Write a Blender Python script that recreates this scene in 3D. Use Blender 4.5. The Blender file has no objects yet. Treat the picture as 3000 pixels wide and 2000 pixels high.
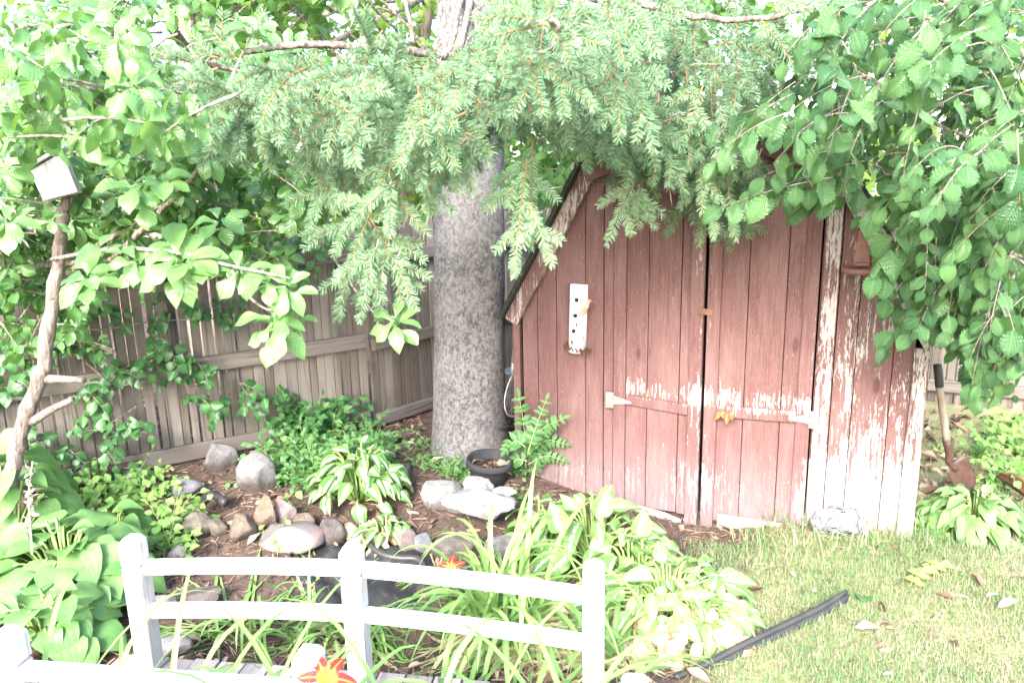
import bpy, math, random
import numpy as np
rad = math.radians
rng = np.random.default_rng(7); random.seed(7)
scene = bpy.context.scene
COL = scene.collection
# ------------------------------------------------------------------ camera
FPX, PIT, ROL, HC = 2250.0, rad(13), rad(1.3), 1.65
Fv = np.array([0, math.cos(PIT), -math.sin(PIT)]); R0 = np.array([1., 0, 0]); U0 = np.array([0, math.sin(PIT), math.cos(PIT)])
Rv = R0*math.cos(ROL)-U0*math.sin(ROL); Uv = U0*math.cos(ROL)+R0*math.sin(ROL); Cv = np.array([0, 0, HC])
from mathutils import Matrix, Vector
cd = bpy.data.cameras.new('camera'); cam = bpy.data.objects.new('camera', cd); COL.objects.link(cam)
cd.sensor_width = 36; cd.lens = 27; cd.clip_end = 500; cd.clip_start = .05
cd.dof.use_dof = True; cd.dof.focus_distance = 3.1; cd.dof.aperture_fstop = 3.2
m = Matrix.Identity(4)
for i in range(3):
    m[i][0] = Rv[i]; m[i][1] = Uv[i]; m[i][2] = -Fv[i]; m[i][3] = Cv[i]
cam.matrix_world = m
scene.camera = cam
def ray(px, py): return Fv+Rv*(px-1500)/FPX-Uv*(py-1000)/FPX
def at(px, py, y): d = ray(px, py); return Cv+d*y/d[1]          # point seen there, y metres away
def onz(px, py, z=0.): d = ray(px, py); return Cv+d*(z-HC)/d[2]
def sst(a, b, v): t = np.clip((v-a)/(b-a), 0, 1); return t*t*(3-2*t)
def height(x, y):
    x = np.asarray(x, float); y = np.asarray(y, float)
    h = .10*sst(2.9, 4.4, y)*(1-sst(-.1, .5, x))
    h = h-.20*np.exp(-(((x+.62)/.55)**2+((y-2.62)/.36)**2)**1.5)
    h = h-.09*np.exp(-(((x-.75)/.55)**2+((y-3.4)/.35)**2))
    h = h+.012*np.sin(x*5.1+1)*np.sin(y*4.3)+.006*np.sin(x*13+y*7)
    return h
def gnd(px, py):
    z = 0.
    for _ in range(12): P = onz(px, py, z); z = float(height(P[0], P[1]))
    return onz(px, py, z)
def inpoly(P, poly):
    x, y = P[:, 0], P[:, 1]; ins = np.zeros(len(P), bool); n = len(poly)
    for i in range(n):
        x1, y1 = poly[i]; x2, y2 = poly[(i+1) % n]
        c = ((y1 > y) != (y2 > y)) & (x < (x2-x1)*(y-y1)/((y2-y1) or 1e-9)+x1); ins ^= c
    return ins
def fill(poly, n, y0, y1):                                     # n points spread through a volume
    a = np.array(poly, float); out = np.zeros((0, 2))
    while len(out) < n:
        q = rng.uniform(a.min(0), a.max(0), (n*3, 2)); out = np.vstack([out, q[inpoly(q, poly)]])
    return [at(p[0], p[1], rng.uniform(y0, y1)) for p in out[:n]]
# ------------------------------------------------------------------ mesh helpers
class MB:
    def __init__(s): s.V = []; s.F = []; s.UV = []; s.T = []; s.M = []; s.n = 0
    def add(s, V, F, uv=None, tint=0., mat=0):
        V = np.asarray(V, float).reshape(-1, 3); k = len(V)
        uv = np.zeros((k, 2)) if uv is None else np.asarray(uv, float)
        t = np.full(k, tint) if np.isscalar(tint) else np.asarray(tint, float)
        s.V.append(V); s.UV.append(uv); s.T.append(t)
        for f in (F if isinstance(F, list) else [F]):
            f = np.asarray(f, int)
            if len(f): s.F.append(f+s.n); s.M.append(np.full(len(f), mat))
        s.n += k
    def build(s, name, mats, parent=None, smooth=True, bevel=0, solid=0):
        me = bpy.data.meshes.new(name)
        V = np.vstack(s.V); UV = np.vstack(s.UV); T = np.concatenate(s.T)
        L = np.concatenate([f.ravel() for f in s.F]); tot = np.concatenate([np.full(len(f), f.shape[1]) for f in s.F])
        st = np.concatenate([[0], np.cumsum(tot)[:-1]])
        me.vertices.add(len(V)); me.vertices.foreach_set('co', V.ravel().astype(np.float32))
        me.loops.add(len(L)); me.loops.foreach_set('vertex_index', L.astype(np.int32))
        me.polygons.add(len(tot)); me.polygons.foreach_set('loop_start', st.astype(np.int32))
        try: me.polygons.foreach_set('loop_total', tot.astype(np.int32))
        except Exception: pass
        me.polygons.foreach_set('material_index', np.concatenate(s.M).astype(np.int32))
        me.polygons.foreach_set('use_smooth', np.full(len(tot), smooth))
        u = me.uv_layers.new(name='UVMap'); u.data.foreach_set('uv', UV[L].ravel().astype(np.float32))
        a = me.attributes.new('tint', 'FLOAT', 'POINT'); a.data.foreach_set('value', T.astype(np.float32))
        me.update(calc_edges=True); me.validate()
        for mt in (mats if isinstance(mats, (list, tuple)) else [mats]): me.materials.append(mt)
        o = bpy.data.objects.new(name, me); COL.objects.link(o)
        if parent: o.parent = parent
        if solid:
            md = o.modifiers.new('thick', 'SOLIDIFY'); md.thickness = solid
        if bevel:
            md = o.modifiers.new('bevel', 'BEVEL'); md.width = bevel; md.segments = 2; md.limit_method = 'ANGLE'
        return o
BF = np.array([[0, 3, 2, 1], [4, 5, 6, 7], [0, 1, 5, 4], [1, 2, 6, 5], [2, 3, 7, 6], [3, 0, 4, 7]])
def box(mb, x0, x1, y0, y1, z0, z1, M=None, tint=None, mat=0):
    V = np.array([[x0, y0, z0], [x1, y0, z0], [x1, y1, z0], [x0, y1, z0], [x0, y0, z1], [x1, y0, z1], [x1, y1, z1], [x0, y1, z1]], float)
    if M is not None: V = V@np.array(M)[:3, :3].T+np.array(M)[:3, 3]
    mb.add(V, BF, tint=rng.random() if tint is None else tint, mat=mat)
def prism(mb, poly, y0, y1, tint=None, mat=0):                   # polygon in x,z pushed along y
    n = len(poly); t = rng.random() if tint is None else tint
    V = [(x, y0, z) for x, z in poly]+[(x, y1, z) for x, z in poly]
    fs = [np.array([list(range(n))]), np.array([list(range(2*n-1, n-1, -1))]),
          np.array([[(i+1) % n, i, i+n, (i+1) % n+n] for i in range(n)])]
    mb.add(V, fs, tint=t, mat=mat)
def tube(mb, pts, r, k=6, tint=0., mat=0, cap=True):
    P = np.asarray(pts, float); n = len(P); r = np.broadcast_to(np.asarray(r, float), (n,))
    T = np.gradient(P, axis=0); T /= np.linalg.norm(T, axis=1)[:, None]+1e-12
    a = np.array([0, 0, 1.]) if abs(T[0][2]) < .9 else np.array([1., 0, 0])
    V = []; UV = []; L = np.concatenate([[0], np.cumsum(np.linalg.norm(np.diff(P, axis=0), axis=1))])
    for i in range(n):
        a = a-T[i]*(a@T[i]); a /= np.linalg.norm(a)+1e-12; b = np.cross(T[i], a)
        for j in range(k):
            t = 2*math.pi*j/k; V.append(P[i]+r[i]*(a*math.cos(t)+b*math.sin(t))); UV.append((j/k, L[i]))
    F = [[i*k+j, i*k+(j+1) % k, (i+1)*k+(j+1) % k, (i+1)*k+j] for i in range(n-1) for j in range(k)]
    fs = [np.array(F)]
    if cap: fs += [np.array([list(range(k-1, -1, -1))]), np.array([[(n-1)*k+j for j in range(k)]])]
    mb.add(V, fs, UV, tint, mat)
def curve(pts, n):                                             # smooth path through points
    P = np.asarray(pts, float); m_ = len(P)
    if m_ < 3: return np.array([P[0]+(P[-1]-P[0])*t for t in np.linspace(0, 1, n)])
    Q = np.vstack([2*P[0]-P[1], P, 2*P[-1]-P[-2]]); out = []
    for t in np.linspace(0, m_-1-1e-6, n):
        i = int(t); u = t-i; a, b, c, d = Q[i:i+4]
        out.append(.5*(2*b+(c-a)*u+(2*a-5*b+4*c-d)*u*u+(3*b-a-3*c+d)*u**3))
    return np.array(out)
def lathe(mb, prof, k=24, c=(0, 0, 0), tint=0., mat=0):
    V = []; n = len(prof)
    for r_, z in prof:
        for j in range(k): t = 2*math.pi*j/k; V.append((c[0]+r_*math.cos(t), c[1]+r_*math.sin(t), c[2]+z))
    mb.add(V, np.array([[i*k+j, i*k+(j+1) % k, (i+1)*k+(j+1) % k, (i+1)*k+j] for i in range(n-1) for j in range(k)]), tint=tint, mat=mat)
def norm(v): v = np.asarray(v, float); return v/(np.linalg.norm(v)+1e-12)
def leaf_tpl(out, seg=8, fold=.15, droop=.25, wave=.0, serr=0., pleat=0., roll=0.):
    V = []; UV = []; t0 = np.array([q[0] for q in out]); w0 = np.array([q[1] for q in out])
    for i in range(seg+1):
        t = i/seg; w = np.interp(t, t0, w0)
        if 0 < i < seg: w *= 1+(serr if i % 2 else -serr)
        for j, u in enumerate((-1, -.55, 0, .55, 1)):
            x = u*w; z = abs(u)*w*fold*2-droop*t*t+wave*math.sin(t*9+u*2)*abs(u)-roll*u*u*w
            if pleat and 0 < i < seg: z += pleat*(1 if i % 2 else -1)*abs(u)
            V.append((x, t*(1-.3*droop*t), z)); UV.append((.5+.5*u, t))
    F = [[i*5+j, i*5+j+1, i*5+j+6, i*5+j+5] for i in range(seg) for j in range(4)]
    return np.array(V), np.array(F), np.array(UV)
def inst(mb, tpls, items, mat=0):                                # items: (pos, dir, normal, size, tint)
    for k, (V, F, UV) in enumerate(tpls):
        it = items[k::len(tpls)]
        if not it: continue
        P = np.array([i[0] for i in it]); D = np.array([i[1] for i in it], float); N = np.array([i[2] for i in it], float)
        S = np.array([i[3] for i in it]); T = np.array([i[4] for i in it])
        D /= np.linalg.norm(D, axis=1)[:, None]+1e-9; N = N-D*(N*D).sum(1)[:, None]; N /= np.linalg.norm(N, axis=1)[:, None]+1e-9
        X = np.cross(D, N); B = np.stack([X, D, N], 2)*S[:, None, None]
        W = np.einsum('mij,nj->mni', B, V)+P[:, None, :]; m_, n = len(it), len(V)
        FF = (F[None]+(np.arange(m_)*n)[:, None, None]).reshape(-1, F.shape[1])
        mb.add(W.reshape(-1, 3), FF, np.tile(UV, (m_, 1)), np.repeat(T, n), mat)
def rv(s=1.): return rng.normal(0, s, 3)
def U(a, b): return float(rng.uniform(a, b))
def tag(o, label=None, cat=None, group=None, kind=None):
    if label: o['label'] = label
    if cat: o['category'] = cat
    if group: o['group'] = group
    if kind: o['kind'] = kind
    elif cat: o['kind'] = 'thing'
    return o
def thing(name, label, cat, loc=(0, 0, 0), rz=0, group=None):
    o = bpy.data.objects.new(name, None); COL.objects.link(o); o.location = loc; o.rotation_euler = (0, 0, rz); o.empty_display_size = .1
    return tag(o, label, cat, group)
# ------------------------------------------------------------------ materials
class NT:
    def __init__(s, name):
        s.m = bpy.data.materials.new(name); s.m.use_nodes = True; s.t = s.m.node_tree; s.t.nodes.clear()
        s.out = s.t.nodes.new('ShaderNodeOutputMaterial')
    def n(s, ty, ins=None, **kw):
        nd = s.t.nodes.new('ShaderNode'+ty)
        for k, v in kw.items(): setattr(nd, k, v)
        for k, v in (ins or {}).items(): s.set(nd.inputs[k], v)
        return nd
    def set(s, sock, v):
        if hasattr(v, 'is_output') or isinstance(v, bpy.types.NodeSocket): s.t.links.new(v, sock)
        else:
            if sock.type == 'RGBA' and len(v) == 3: v = (*v, 1)
            sock.default_value = v
    def mth(s, op, a, b=0., c=None):
        nd = s.n('Math', operation=op); s.set(nd.inputs[0], a); s.set(nd.inputs[1], b)
        if c is not None: s.set(nd.inputs[2], c)
        return nd.outputs[0]
    def mp(s, v, a, b, c=0., d=1., smooth=True):
        nd = s.n('MapRange', interpolation_type='SMOOTHSTEP' if smooth else 'LINEAR')
        for k, x in zip(('Value', 'From Min', 'From Max', 'To Min', 'To Max'), (v, a, b, c, d)): s.set(nd.inputs[k], x)
        return nd.outputs[0]
    def mix(s, f, a, b, op='MIX'):
        nd = s.n('Mix', data_type='RGBA', blend_type=op); s.set(nd.inputs[0], f); s.set(nd.inputs[6], a); s.set(nd.inputs[7], b); return nd.outputs[2]
    def obj(s): return s.n('TexCoord').outputs['Object']
    def uv(s): return s.n('TexCoord').outputs['UV']
    def sc(s, v, sc, off=(0, 0, 0)):
        return s.n('Mapping', {'Vector': v, 'Scale': sc, 'Location': off}).outputs[0]
    def noise(s, v, scale=5., det=4., rough=.6, dist=0.):
        return s.n('TexNoise', {'Vector': v, 'Scale': scale, 'Detail': det, 'Roughness': rough, 'Distortion': dist}).outputs['Fac']
    def tint(s): return s.n('Attribute', attribute_name='tint').outputs['Fac']
    def xyz(s, v): return s.n('SeparateXYZ', {'Vector': v}).outputs
    def bump(s, h, st=.4, d=.01): return s.n('Bump', {'Height': h, 'Strength': st, 'Distance': d}).outputs[0]
    def ramp(s, f, stops):
        nd = s.n('ValToRGB', {'Fac': f}); e = nd.color_ramp.elements
        while len(e) < len(stops): e.new(.5)
        for q, (p_, c) in zip(e, stops): q.position = p_; q.color = (*c, 1)
        return nd.outputs[0]
    def end(s, col, rough=.6, nrm=None, trans=0., tcol=None, spec=.4, metal=0.):
        b = s.n('BsdfPrincipled'); s.set(b.inputs['Base Color'], col); s.set(b.inputs['Roughness'], rough); s.set(b.inputs['Specular IOR Level'], spec); s.set(b.inputs['Metallic'], metal)
        if nrm is not None: s.set(b.inputs['Normal'], nrm)
        o = b.outputs[0]
        if trans:
            tr = s.n('BsdfTranslucent'); s.set(tr.inputs['Color'], tcol if tcol is not None else col)
            mx = s.n('MixShader', {0: trans}); s.t.links.new(o, mx.inputs[1]); s.t.links.new(tr.outputs[0], mx.inputs[2]); o = mx.outputs[0]
        s.t.links.new(o, s.out.inputs[0]); return s.m
def m_plain(name, c, rough=.6, var=.25, scale=20., bmp=.2, metal=0., c2=None, spec=.4):
    n = NT(name); v = n.noise(n.obj(), scale, 6, .65)
    c2 = c2 or tuple(x*(1-var*1.6) for x in c)
    return n.end(n.mix(n.mp(v, .3, .7), c2, c), rough, n.bump(v, bmp), metal=metal, spec=spec)
def m_leaf(name, dark, light, vein=(.2, .28, .1), rough=.42, trans=.3, nv=9, slope=.35, veins=.35, centre=None, cw=.3, brown=0., bump=.35, spec=.4):
    n = NT(name); x = n.xyz(n.uv()); u, t = x[0], x[1]; ti = n.tint()
    d = n.mth('ABSOLUTE', n.mth('SUBTRACT', u, .5))                        # 0 midrib, .5 edge
    col = n.mix(ti, dark, light)
    no = n.noise(n.sc(n.obj(), (1, 1, 1)), 22, 3); col = n.mix(n.mp(no, .35, .7, 0, .35), col, tuple(.6*c for c in dark))
    ph = n.mth('FRACT', n.mth('MULTIPLY', n.mth('SUBTRACT', t, n.mth('MULTIPLY', d, slope)), nv))
    sv = n.mth('ABSOLUTE', n.mth('SUBTRACT', ph, .5))
    line = n.mth('MAXIMUM', n.mp(sv, 0, .1, 1, 0), n.mp(d, .012, .03, 1, 0))
    if centre:
        e = n.mth('SUBTRACT', d, n.mth('MULTIPLY', n.mth('SUBTRACT', n.noise(n.sc(n.uv(), (3, 9, 1)), 3., 2), .5), .35))
        e = n.mth('ADD', e, n.mth('MULTIPLY', ti, .08))
        core = n.mth('MULTIPLY', n.mp(e, cw*.75, cw*.95, 1, 0), n.mp(t, .02, .2)); col = n.mix(core, col, centre)
    col = n.mix(n.mth('MULTIPLY', line, veins), col, vein)
    if brown:
        b = n.mp(n.mth('ADD', n.noise(n.obj(), 40, 4), n.mth('MULTIPLY', n.mth('ADD', d, n.mth('MULTIPLY', t, .3)), .55)), .74-brown*.2, .86-brown*.2); col = n.mix(b, col, (.34, .2, .1))
    hgt = n.mth('ADD', n.mth('MULTIPLY', sv, 1.), n.mth('MULTIPLY', no, .5))
    tc = n.mix(.6, col, (.25, .42, .05))
    return n.end(col, rough, n.bump(hgt, bump, .004), trans, tc, spec=spec)
def m_wood(name, a, b, dark=(.06, .05, .045), axis=2, sc=60., rough=.8, along=1.4):
    n = NT(name); o = n.obj(); s = [sc]*3; s[axis] = along; ti = n.tint()
    off = n.n('CombineXYZ', {0: n.mth('MULTIPLY', ti, 7.3), 1: n.mth('MULTIPLY', ti, 3.1), 2: n.mth('MULTIPLY', ti, 5.7)}).outputs[0]
    v = n.n('VectorMath', {0: o, 1: off}, operation='ADD').outputs[0]
    g = n.noise(n.sc(v, s), 1., 5, .65, .4); bg = n.noise(v, 7, 4, .6); s3 = [sc*.25]*3; s3[axis] = along*.6; g3 = n.noise(n.sc(v, s3), 1., 4, .7, .6)
    col = n.mix(ti, a, b); col = n.mix(n.mp(g, .52, .72, 0, .85), col, dark); col = n.mix(n.mp(g3, .56, .72, 0, .7), col, dark); col = n.mix(n.mp(g3, .30, .42, .5, 0), col, tuple(min(.9, 1.35*x) for x in b)); col = n.mix(n.mp(bg, .5, .75, 0, .45), col, tuple(.55*x for x in a))
    return n.end(col, rough, n.bump(n.mth('ADD', g, n.mth('MULTIPLY', bg, .3)), .5, .006), spec=.25)
def m_bark(name, a, b, spot, sx=30., sz=12., bmp=.8, ridged=False):
    n = NT(name); o = n.obj()
    v = n.sc(o, (sx, sx, sz))
    w = n.n('TexVoronoi', {'Vector': v, 'Scale': 1.}, feature='F1').outputs['Distance'] if not ridged else n.noise(v, 1., 5, .6, .6)
    g = n.noise(o, 9, 6, .7); f = n.noise(o, 60, 4, .7)
    col = n.mix(n.mp(n.mth('ADD', w, n.mth('MULTIPLY', g, .5)), .45, .95), a, b); col = n.mix(n.mp(f, .6, .75, 0, .7), col, spot)
    col = n.mix(n.mp(g, .55, .75, 0, .4), col, tuple(.6*x for x in a))
    return n.end(col, .9, n.bump(n.mth('ADD', w, n.mth('MULTIPLY', f, .5)), bmp, .02), spec=.2)
def m_paint(name, bias=0., seed=0.):
    """weathered red barn paint over white primer over grey wood; coordinates: x along the wall (0 at its right corner), z up"""
    n = NT(name); o = n.obj(); x = n.xyz(o); X, Z = x[0], x[2]
    ti = n.tint(); off = n.n('CombineXYZ', {0: n.mth('MULTIPLY', ti, 3.3), 1: seed, 2: n.mth('MULTIPLY', ti, 9.)}).outputs[0]
    v = n.n('VectorMath', {0: o, 1: off}, operation='ADD').outputs[0]
    st = n.noise(n.sc(v, (75, 30, 7)), 1., 6, .68, .5)          # vertical flakes
    st2 = n.noise(n.sc(v, (210, 60, 40)), 1., 4, .7)
    big = n.noise(n.sc(v, (7, 5, 2.6)), 1., 4, .6)
    right = n.mp(X, -.50, -.40, 0, .125)
    low = n.mp(n.mth('ADD', Z, n.mth('MULTIPLY', big, .12)), .12, .45, .12, 0)
    rail = n.mp(n.mth('ABSOLUTE', n.mth('SUBTRACT', Z, n.mth('ADD', .52, n.mth('MULTIPLY', st2, .08)))), .015, .085, .17, 0)
    rail = n.mth('MULTIPLY', rail, n.mth('MULTIPLY', n.mp(X, -1.36, -1.28), n.mp(X, -.4, -.46)))
    slit = n.mp(n.mth('ABSOLUTE', n.mth('ADD', X, .92)), .0, .11, .10, 0)
    k = n.mth('ADD', n.mth('ADD', right, low), n.mth('ADD', rail, slit))
    k = n.mth('ADD', k, n.mth('MULTIPLY', n.mth('SUBTRACT', big, .5), .38))
    k = n.mth('ADD', k, bias); k = n.mth('ADD', k, n.mth('MULTIPLY', n.mp(X, -.52, -.42), n.mp(Z, .05, .55, .13, 0)))
    lvl = n.mth('ADD', n.mth('ADD', n.mth('MULTIPLY', st, .7), n.mth('MULTIPLY', st2, .3)), k)
    white = n.mp(lvl, .66, .70)
    chips = n.noise(n.sc(v, (260, 80, 70)), 1., 3, .6); patch = n.mp(big, .42, .62); white = n.mth('MAXIMUM', white, n.mth('MULTIPLY', n.mp(chips, .66, .69), n.mth('MULTIPLY', patch, .8)))
    grain = n.noise(n.sc(v, (320, 60, 5)), 1., 4, .7)
    fade = n.noise(n.sc(v, (16, 16, 3)), 1., 5, .7)
    red = n.mix(fade, (.098, .046, .043), (.150, .076, .070))
    red = n.mix(n.mp(st2, .45, .75, 0, .45), red, (.22, .125, .115)); dust = n.noise(n.sc(v, (9, 6, 2.2)), 1., 5, .7); red = n.mix(n.mp(dust, .42, .68, 0, .5), red, (.20, .125, .118))
    red = n.mix(n.mp(grain, .35, .6, .45, 0), red, (.045, .017, .016)); stn = n.noise(n.sc(v, (5, 3, 1.3)), 1., 5, .65); red = n.mix(n.mp(stn, .5, .75, 0, .45), red, (.17, .105, .098))
    prim = n.mix(n.mp(st2, .4, .7), (.29, .24, .225), (.43, .39, .37))
    base = n.mp(n.mth('ADD', Z, n.mth('MULTIPLY', big, .22)), -.02, .50, 1, 0)
    grey = n.mix(st, (.13, .095, .095), (.25, .19, .19))
    col = n.mix(white, red, prim)
    col = n.mix(n.mth('MULTIPLY', base, n.mp(st, .3, .6, .55, .95)), col, grey)
    g2 = n.noise(n.sc(v, (14, 14, 1.6)), 1., 4, .6); col = n.mix(n.mp(g2, .62, .72, 0, .5), col, (.07, .03, .028))
    kn = n.n('TexVoronoi', {'Vector': n.sc(v, (7, 3, 2.6)), 'Scale': 1.}, feature='F1').outputs['Distance']
    col = n.mix(n.mp(kn, .07, .12, .7, 0), col, (.06, .025, .02))
    return n.end(col, .72, n.bump(n.mth('ADD', n.mth('MULTIPLY', white, -1.2), n.mth('ADD', n.mth('MULTIPLY', st2, .8), grain)), .6, .004), spec=.25)
# ------------------------------------------------------------------ palette
WOODF = m_wood('weathered_fence_wood', (.088, .072, .060), (.165, .143, .125), (.026, .020, .017))
WOODG = m_wood('grey_wood', (.26, .21, .20), (.38, .33, .32), (.12, .09, .085), sc=45)
RAILW = m_wood('fence_rail_wood', (.085, .070, .060), (.15, .13, .115), (.028, .022, .019), axis=0)
BRIDGE = m_wood('bleached_bridge_wood', (.44, .40, .40), (.55, .51, .51), (.22, .19, .19), sc=70)
BRIDGEX = m_wood('bleached_rail_wood', (.74, .71, .69), (.85, .83, .82), (.5, .46, .45), axis=0, sc=70)
DECK = m_wood('bleached_deck_wood', (.26, .22, .215), (.36, .32, .31), (.13, .10, .095), axis=1, sc=55)
PAINT = m_paint('peeling_barn_paint')
PAINT2 = m_paint('worn_corner_paint', .055, 4.); PAINT4 = m_paint('bleached_board_paint', .17, 6.)
PAINT3 = m_paint('sound_barn_paint', -.06, 8.)
GALV = m_plain('galvanised_metal', (.45, .45, .45), .45, .2, 30, .1, metal=.5)
HINGE = m_plain('painted_white_metal', (.27, .23, .225), .5, .25, 60, .2, c2=(.16, .09, .08))
RUST = m_plain('rusty_metal', (.20, .085, .05), .8, .5, 40, .4, c2=(.09, .05, .04))
DARKIN = m_plain('shed_inside_shade', (.012, .011, .012), .9)  # near-black colour stands for the shade inside the shed and birdhouse holes
SHINGLE = m_plain('roof_shingle', (.07, .065, .06), .95, .5, 90, .6)
BLACKP = m_plain('black_plastic', (.028, .03, .034), .42, .4, 9, .15, c2=(.05, .045, .04))
CHAR = m_wood('dark_plastic', (.03, .03, .034), (.045, .045, .05), sc=8)
# ------------------------------------------------------------------ shed
PSI = rad(23); SD = np.array([math.cos(PSI), -math.sin(PSI), 0]); SN = np.array([-math.sin(PSI), -math.cos(PSI), 0]); SC = onz(2662, 1570)
def SW(px, py, off=0.):                                        # (x, z) on the shed front, off metres in front of it
    v = ray(px, py); c = SC+SN*off; P = Cv+v*(((c-Cv)@SN)/(v@SN)); return float((P-SC)@SD), float(P[2])
def SP(s, z, off=0.): return SC+SD*s+SN*off+np.array([0, 0, z])
sx = lambda px, py=1100: SW(px, py)[0]
# ---
shed = thing('garden_shed', 'small red barn shed with gambrel roof, peeling paint and double doors', 'shed', SC, -PSI)
GAM = [(-1.895, .93), (-1.505, 1.63), (-.935, 1.82), (-.365, 1.63), (.03, .93)]
zt = lambda s: float(np.interp(s, [g[0] for g in GAM], [g[1] for g in GAM]))
DEP = 1.25; DT = 1.575
xs_l = [sx(1533), sx(1577), sx(1632), sx(1716), sx(1768), sx(1797)]
xs_r = [sx(2386), sx(2440), sx(2502), sx(2612), sx(2676)]
w = MB()
def plank(mb, a, b, z0, z1f, y0=0., y1=.02, gap=.0016, tint=None):
    a += gap; b -= gap; ks = [a]+[g[0] for g in GAM if a < g[0] < b]+[b]
    top = [(k, min(z1f, zt(k)) if z1f else zt(k)) for k in ks[::-1]]
    dy = U(-.0025, .0025); prism(mb, [(a, z0), (b, z0)]+top, y0+dy, y1+dy, tint)
for a, b in zip(xs_l[:-1], xs_l[1:]): plank(w, a, b, -.12, None)
for a, b in zip(xs_r[:-1], xs_r[1:]): plank(w, a, b, -.12, None)
for z0, z1 in ((DT+.012, 1.625), (1.628, 1.70), (1.703, 1.79)):
    a = max(xs_l[-1], -1.36); plank(w, xs_l[-1], xs_r[0], z0, z1, -.004, .018)
w.build('wall', [PAINT], shed, smooth=False, bevel=.0025)
w = MB(); box(w, -1.87, -1.85, .0215, DEP, -.15, .92); w.build('wall', [PAINT], shed, smooth=False)
w = MB(); box(w, -.012, .0, .0215, DEP, -.15, .92); w.build('wall', [PAINT2], shed, smooth=False)
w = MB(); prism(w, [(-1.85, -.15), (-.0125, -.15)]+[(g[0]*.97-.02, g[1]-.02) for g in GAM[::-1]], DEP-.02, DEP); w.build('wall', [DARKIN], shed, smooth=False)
w = MB(); prism(w, [(-1.84, -.1), (-.02, -.1), (-.02, .85), (-.38, 1.52), (-1.5, 1.52), (-1.84, .85)], .3, .31); w.build('interior_shade_sheet', [DARKIN], shed, smooth=False)  # added black sheet, painted shade behind the door gap
# roof planes + shingles
rf = MB()
for (a, b) in zip(GAM[:-1], GAM[1:]):
    d = norm((b[0]-a[0], 0, b[1]-a[1])); nrm = np.array([-d[2], 0, d[0]]); a3 = np.array([a[0], 0, a[1]]); b3 = np.array([b[0], 0, b[1]])
    lo = a3-d*(.05 if a is GAM[0] else 0); hi = b3+d*(.05 if b is GAM[-1] else 0)
    pl = [lo+nrm*.004, hi+nrm*.004, hi+nrm*.013, lo+nrm*.013]; prism(rf, [(q[0], q[2]) for q in pl], -.085, DEP+.06)
    Ln = np.linalg.norm(hi-lo); k = int(Ln/.11)
    for i in range(k):
        q = lo+(hi-lo)*(i/k)+nrm*.0145; e = lo+(hi-lo)*((i+1)/k)+nrm*.0145; up = nrm*.007
        rise = a is GAM[0] or a is GAM[1]
        V = [q+(up if rise else 0*up), e+(0*up if rise else up)]
        prism(rf, [(q[0], q[2]), (e[0], e[2]), (V[1][0], V[1][2]), (V[0][0], V[0][2])] , -.095, DEP+.07)
rf.build('roof', [SHINGLE], shed, smooth=False)
for i, (a, b) in enumerate(zip(GAM[:-1], GAM[1:])):
    d = norm((b[0]-a[0], 0, b[1]-a[1])); nr = np.array([-d[2], 0, d[0]]); a3 = np.array([a[0], 0, a[1]]); b3 = np.array([b[0], 0, b[1]])
    wd = .075
    lo, hi = a3-d*(.05 if i == 0 else .0), b3+d*(.05 if i == 3 else 0)
    x0 = .0 if i in (0,) else 0
    r_ = MB(); prism(r_, [(lo[0], lo[2]), (hi[0], hi[2]), ((hi-nr*wd)[0], (hi-nr*wd)[2]), ((lo-nr*wd)[0], (lo-nr*wd)[2])][::-1], -.034-.004*(i % 2), -.0035)
    o = r_.build('rake_board', [PAINT4 if i in (0, 3) else PAINT3], shed, smooth=False, bevel=.003)
    if i == 0: tag(o, 'steep rake board bleached to bare wood near its top')
w = MB(); box(w, -.052, .012, -.024, -.003, -.06, .86); o = w.build('corner_board', [PAINT2], shed, smooth=False, bevel=.003); tag(o, 'bleached white corner board')
w = MB(); a, b = sx(2392), sx(2436); box(w, a, b, -.022, -.003, .0, DT); w.build('door_post', [PAINT2], shed, smooth=False, bevel=.003)
w = MB(); box(w, -1.885, -1.846, -.012, -.003, -.1, .9); w.build('corner_board', [PAINT], shed, smooth=False, bevel=.002)
w = MB(); box(w, xs_l[-1]-.04, -.96, -.03, -.006, DT+.008, DT+.045); w.build('header_board', [PAINT3], shed, smooth=False, bevel=.003)
w = MB(); box(w, -.90, xs_r[0]+.05, -.03, -.006, DT-.012, DT+.03); o = w.build('header_board', [PAINT2], shed, smooth=False, bevel=.003)
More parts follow.
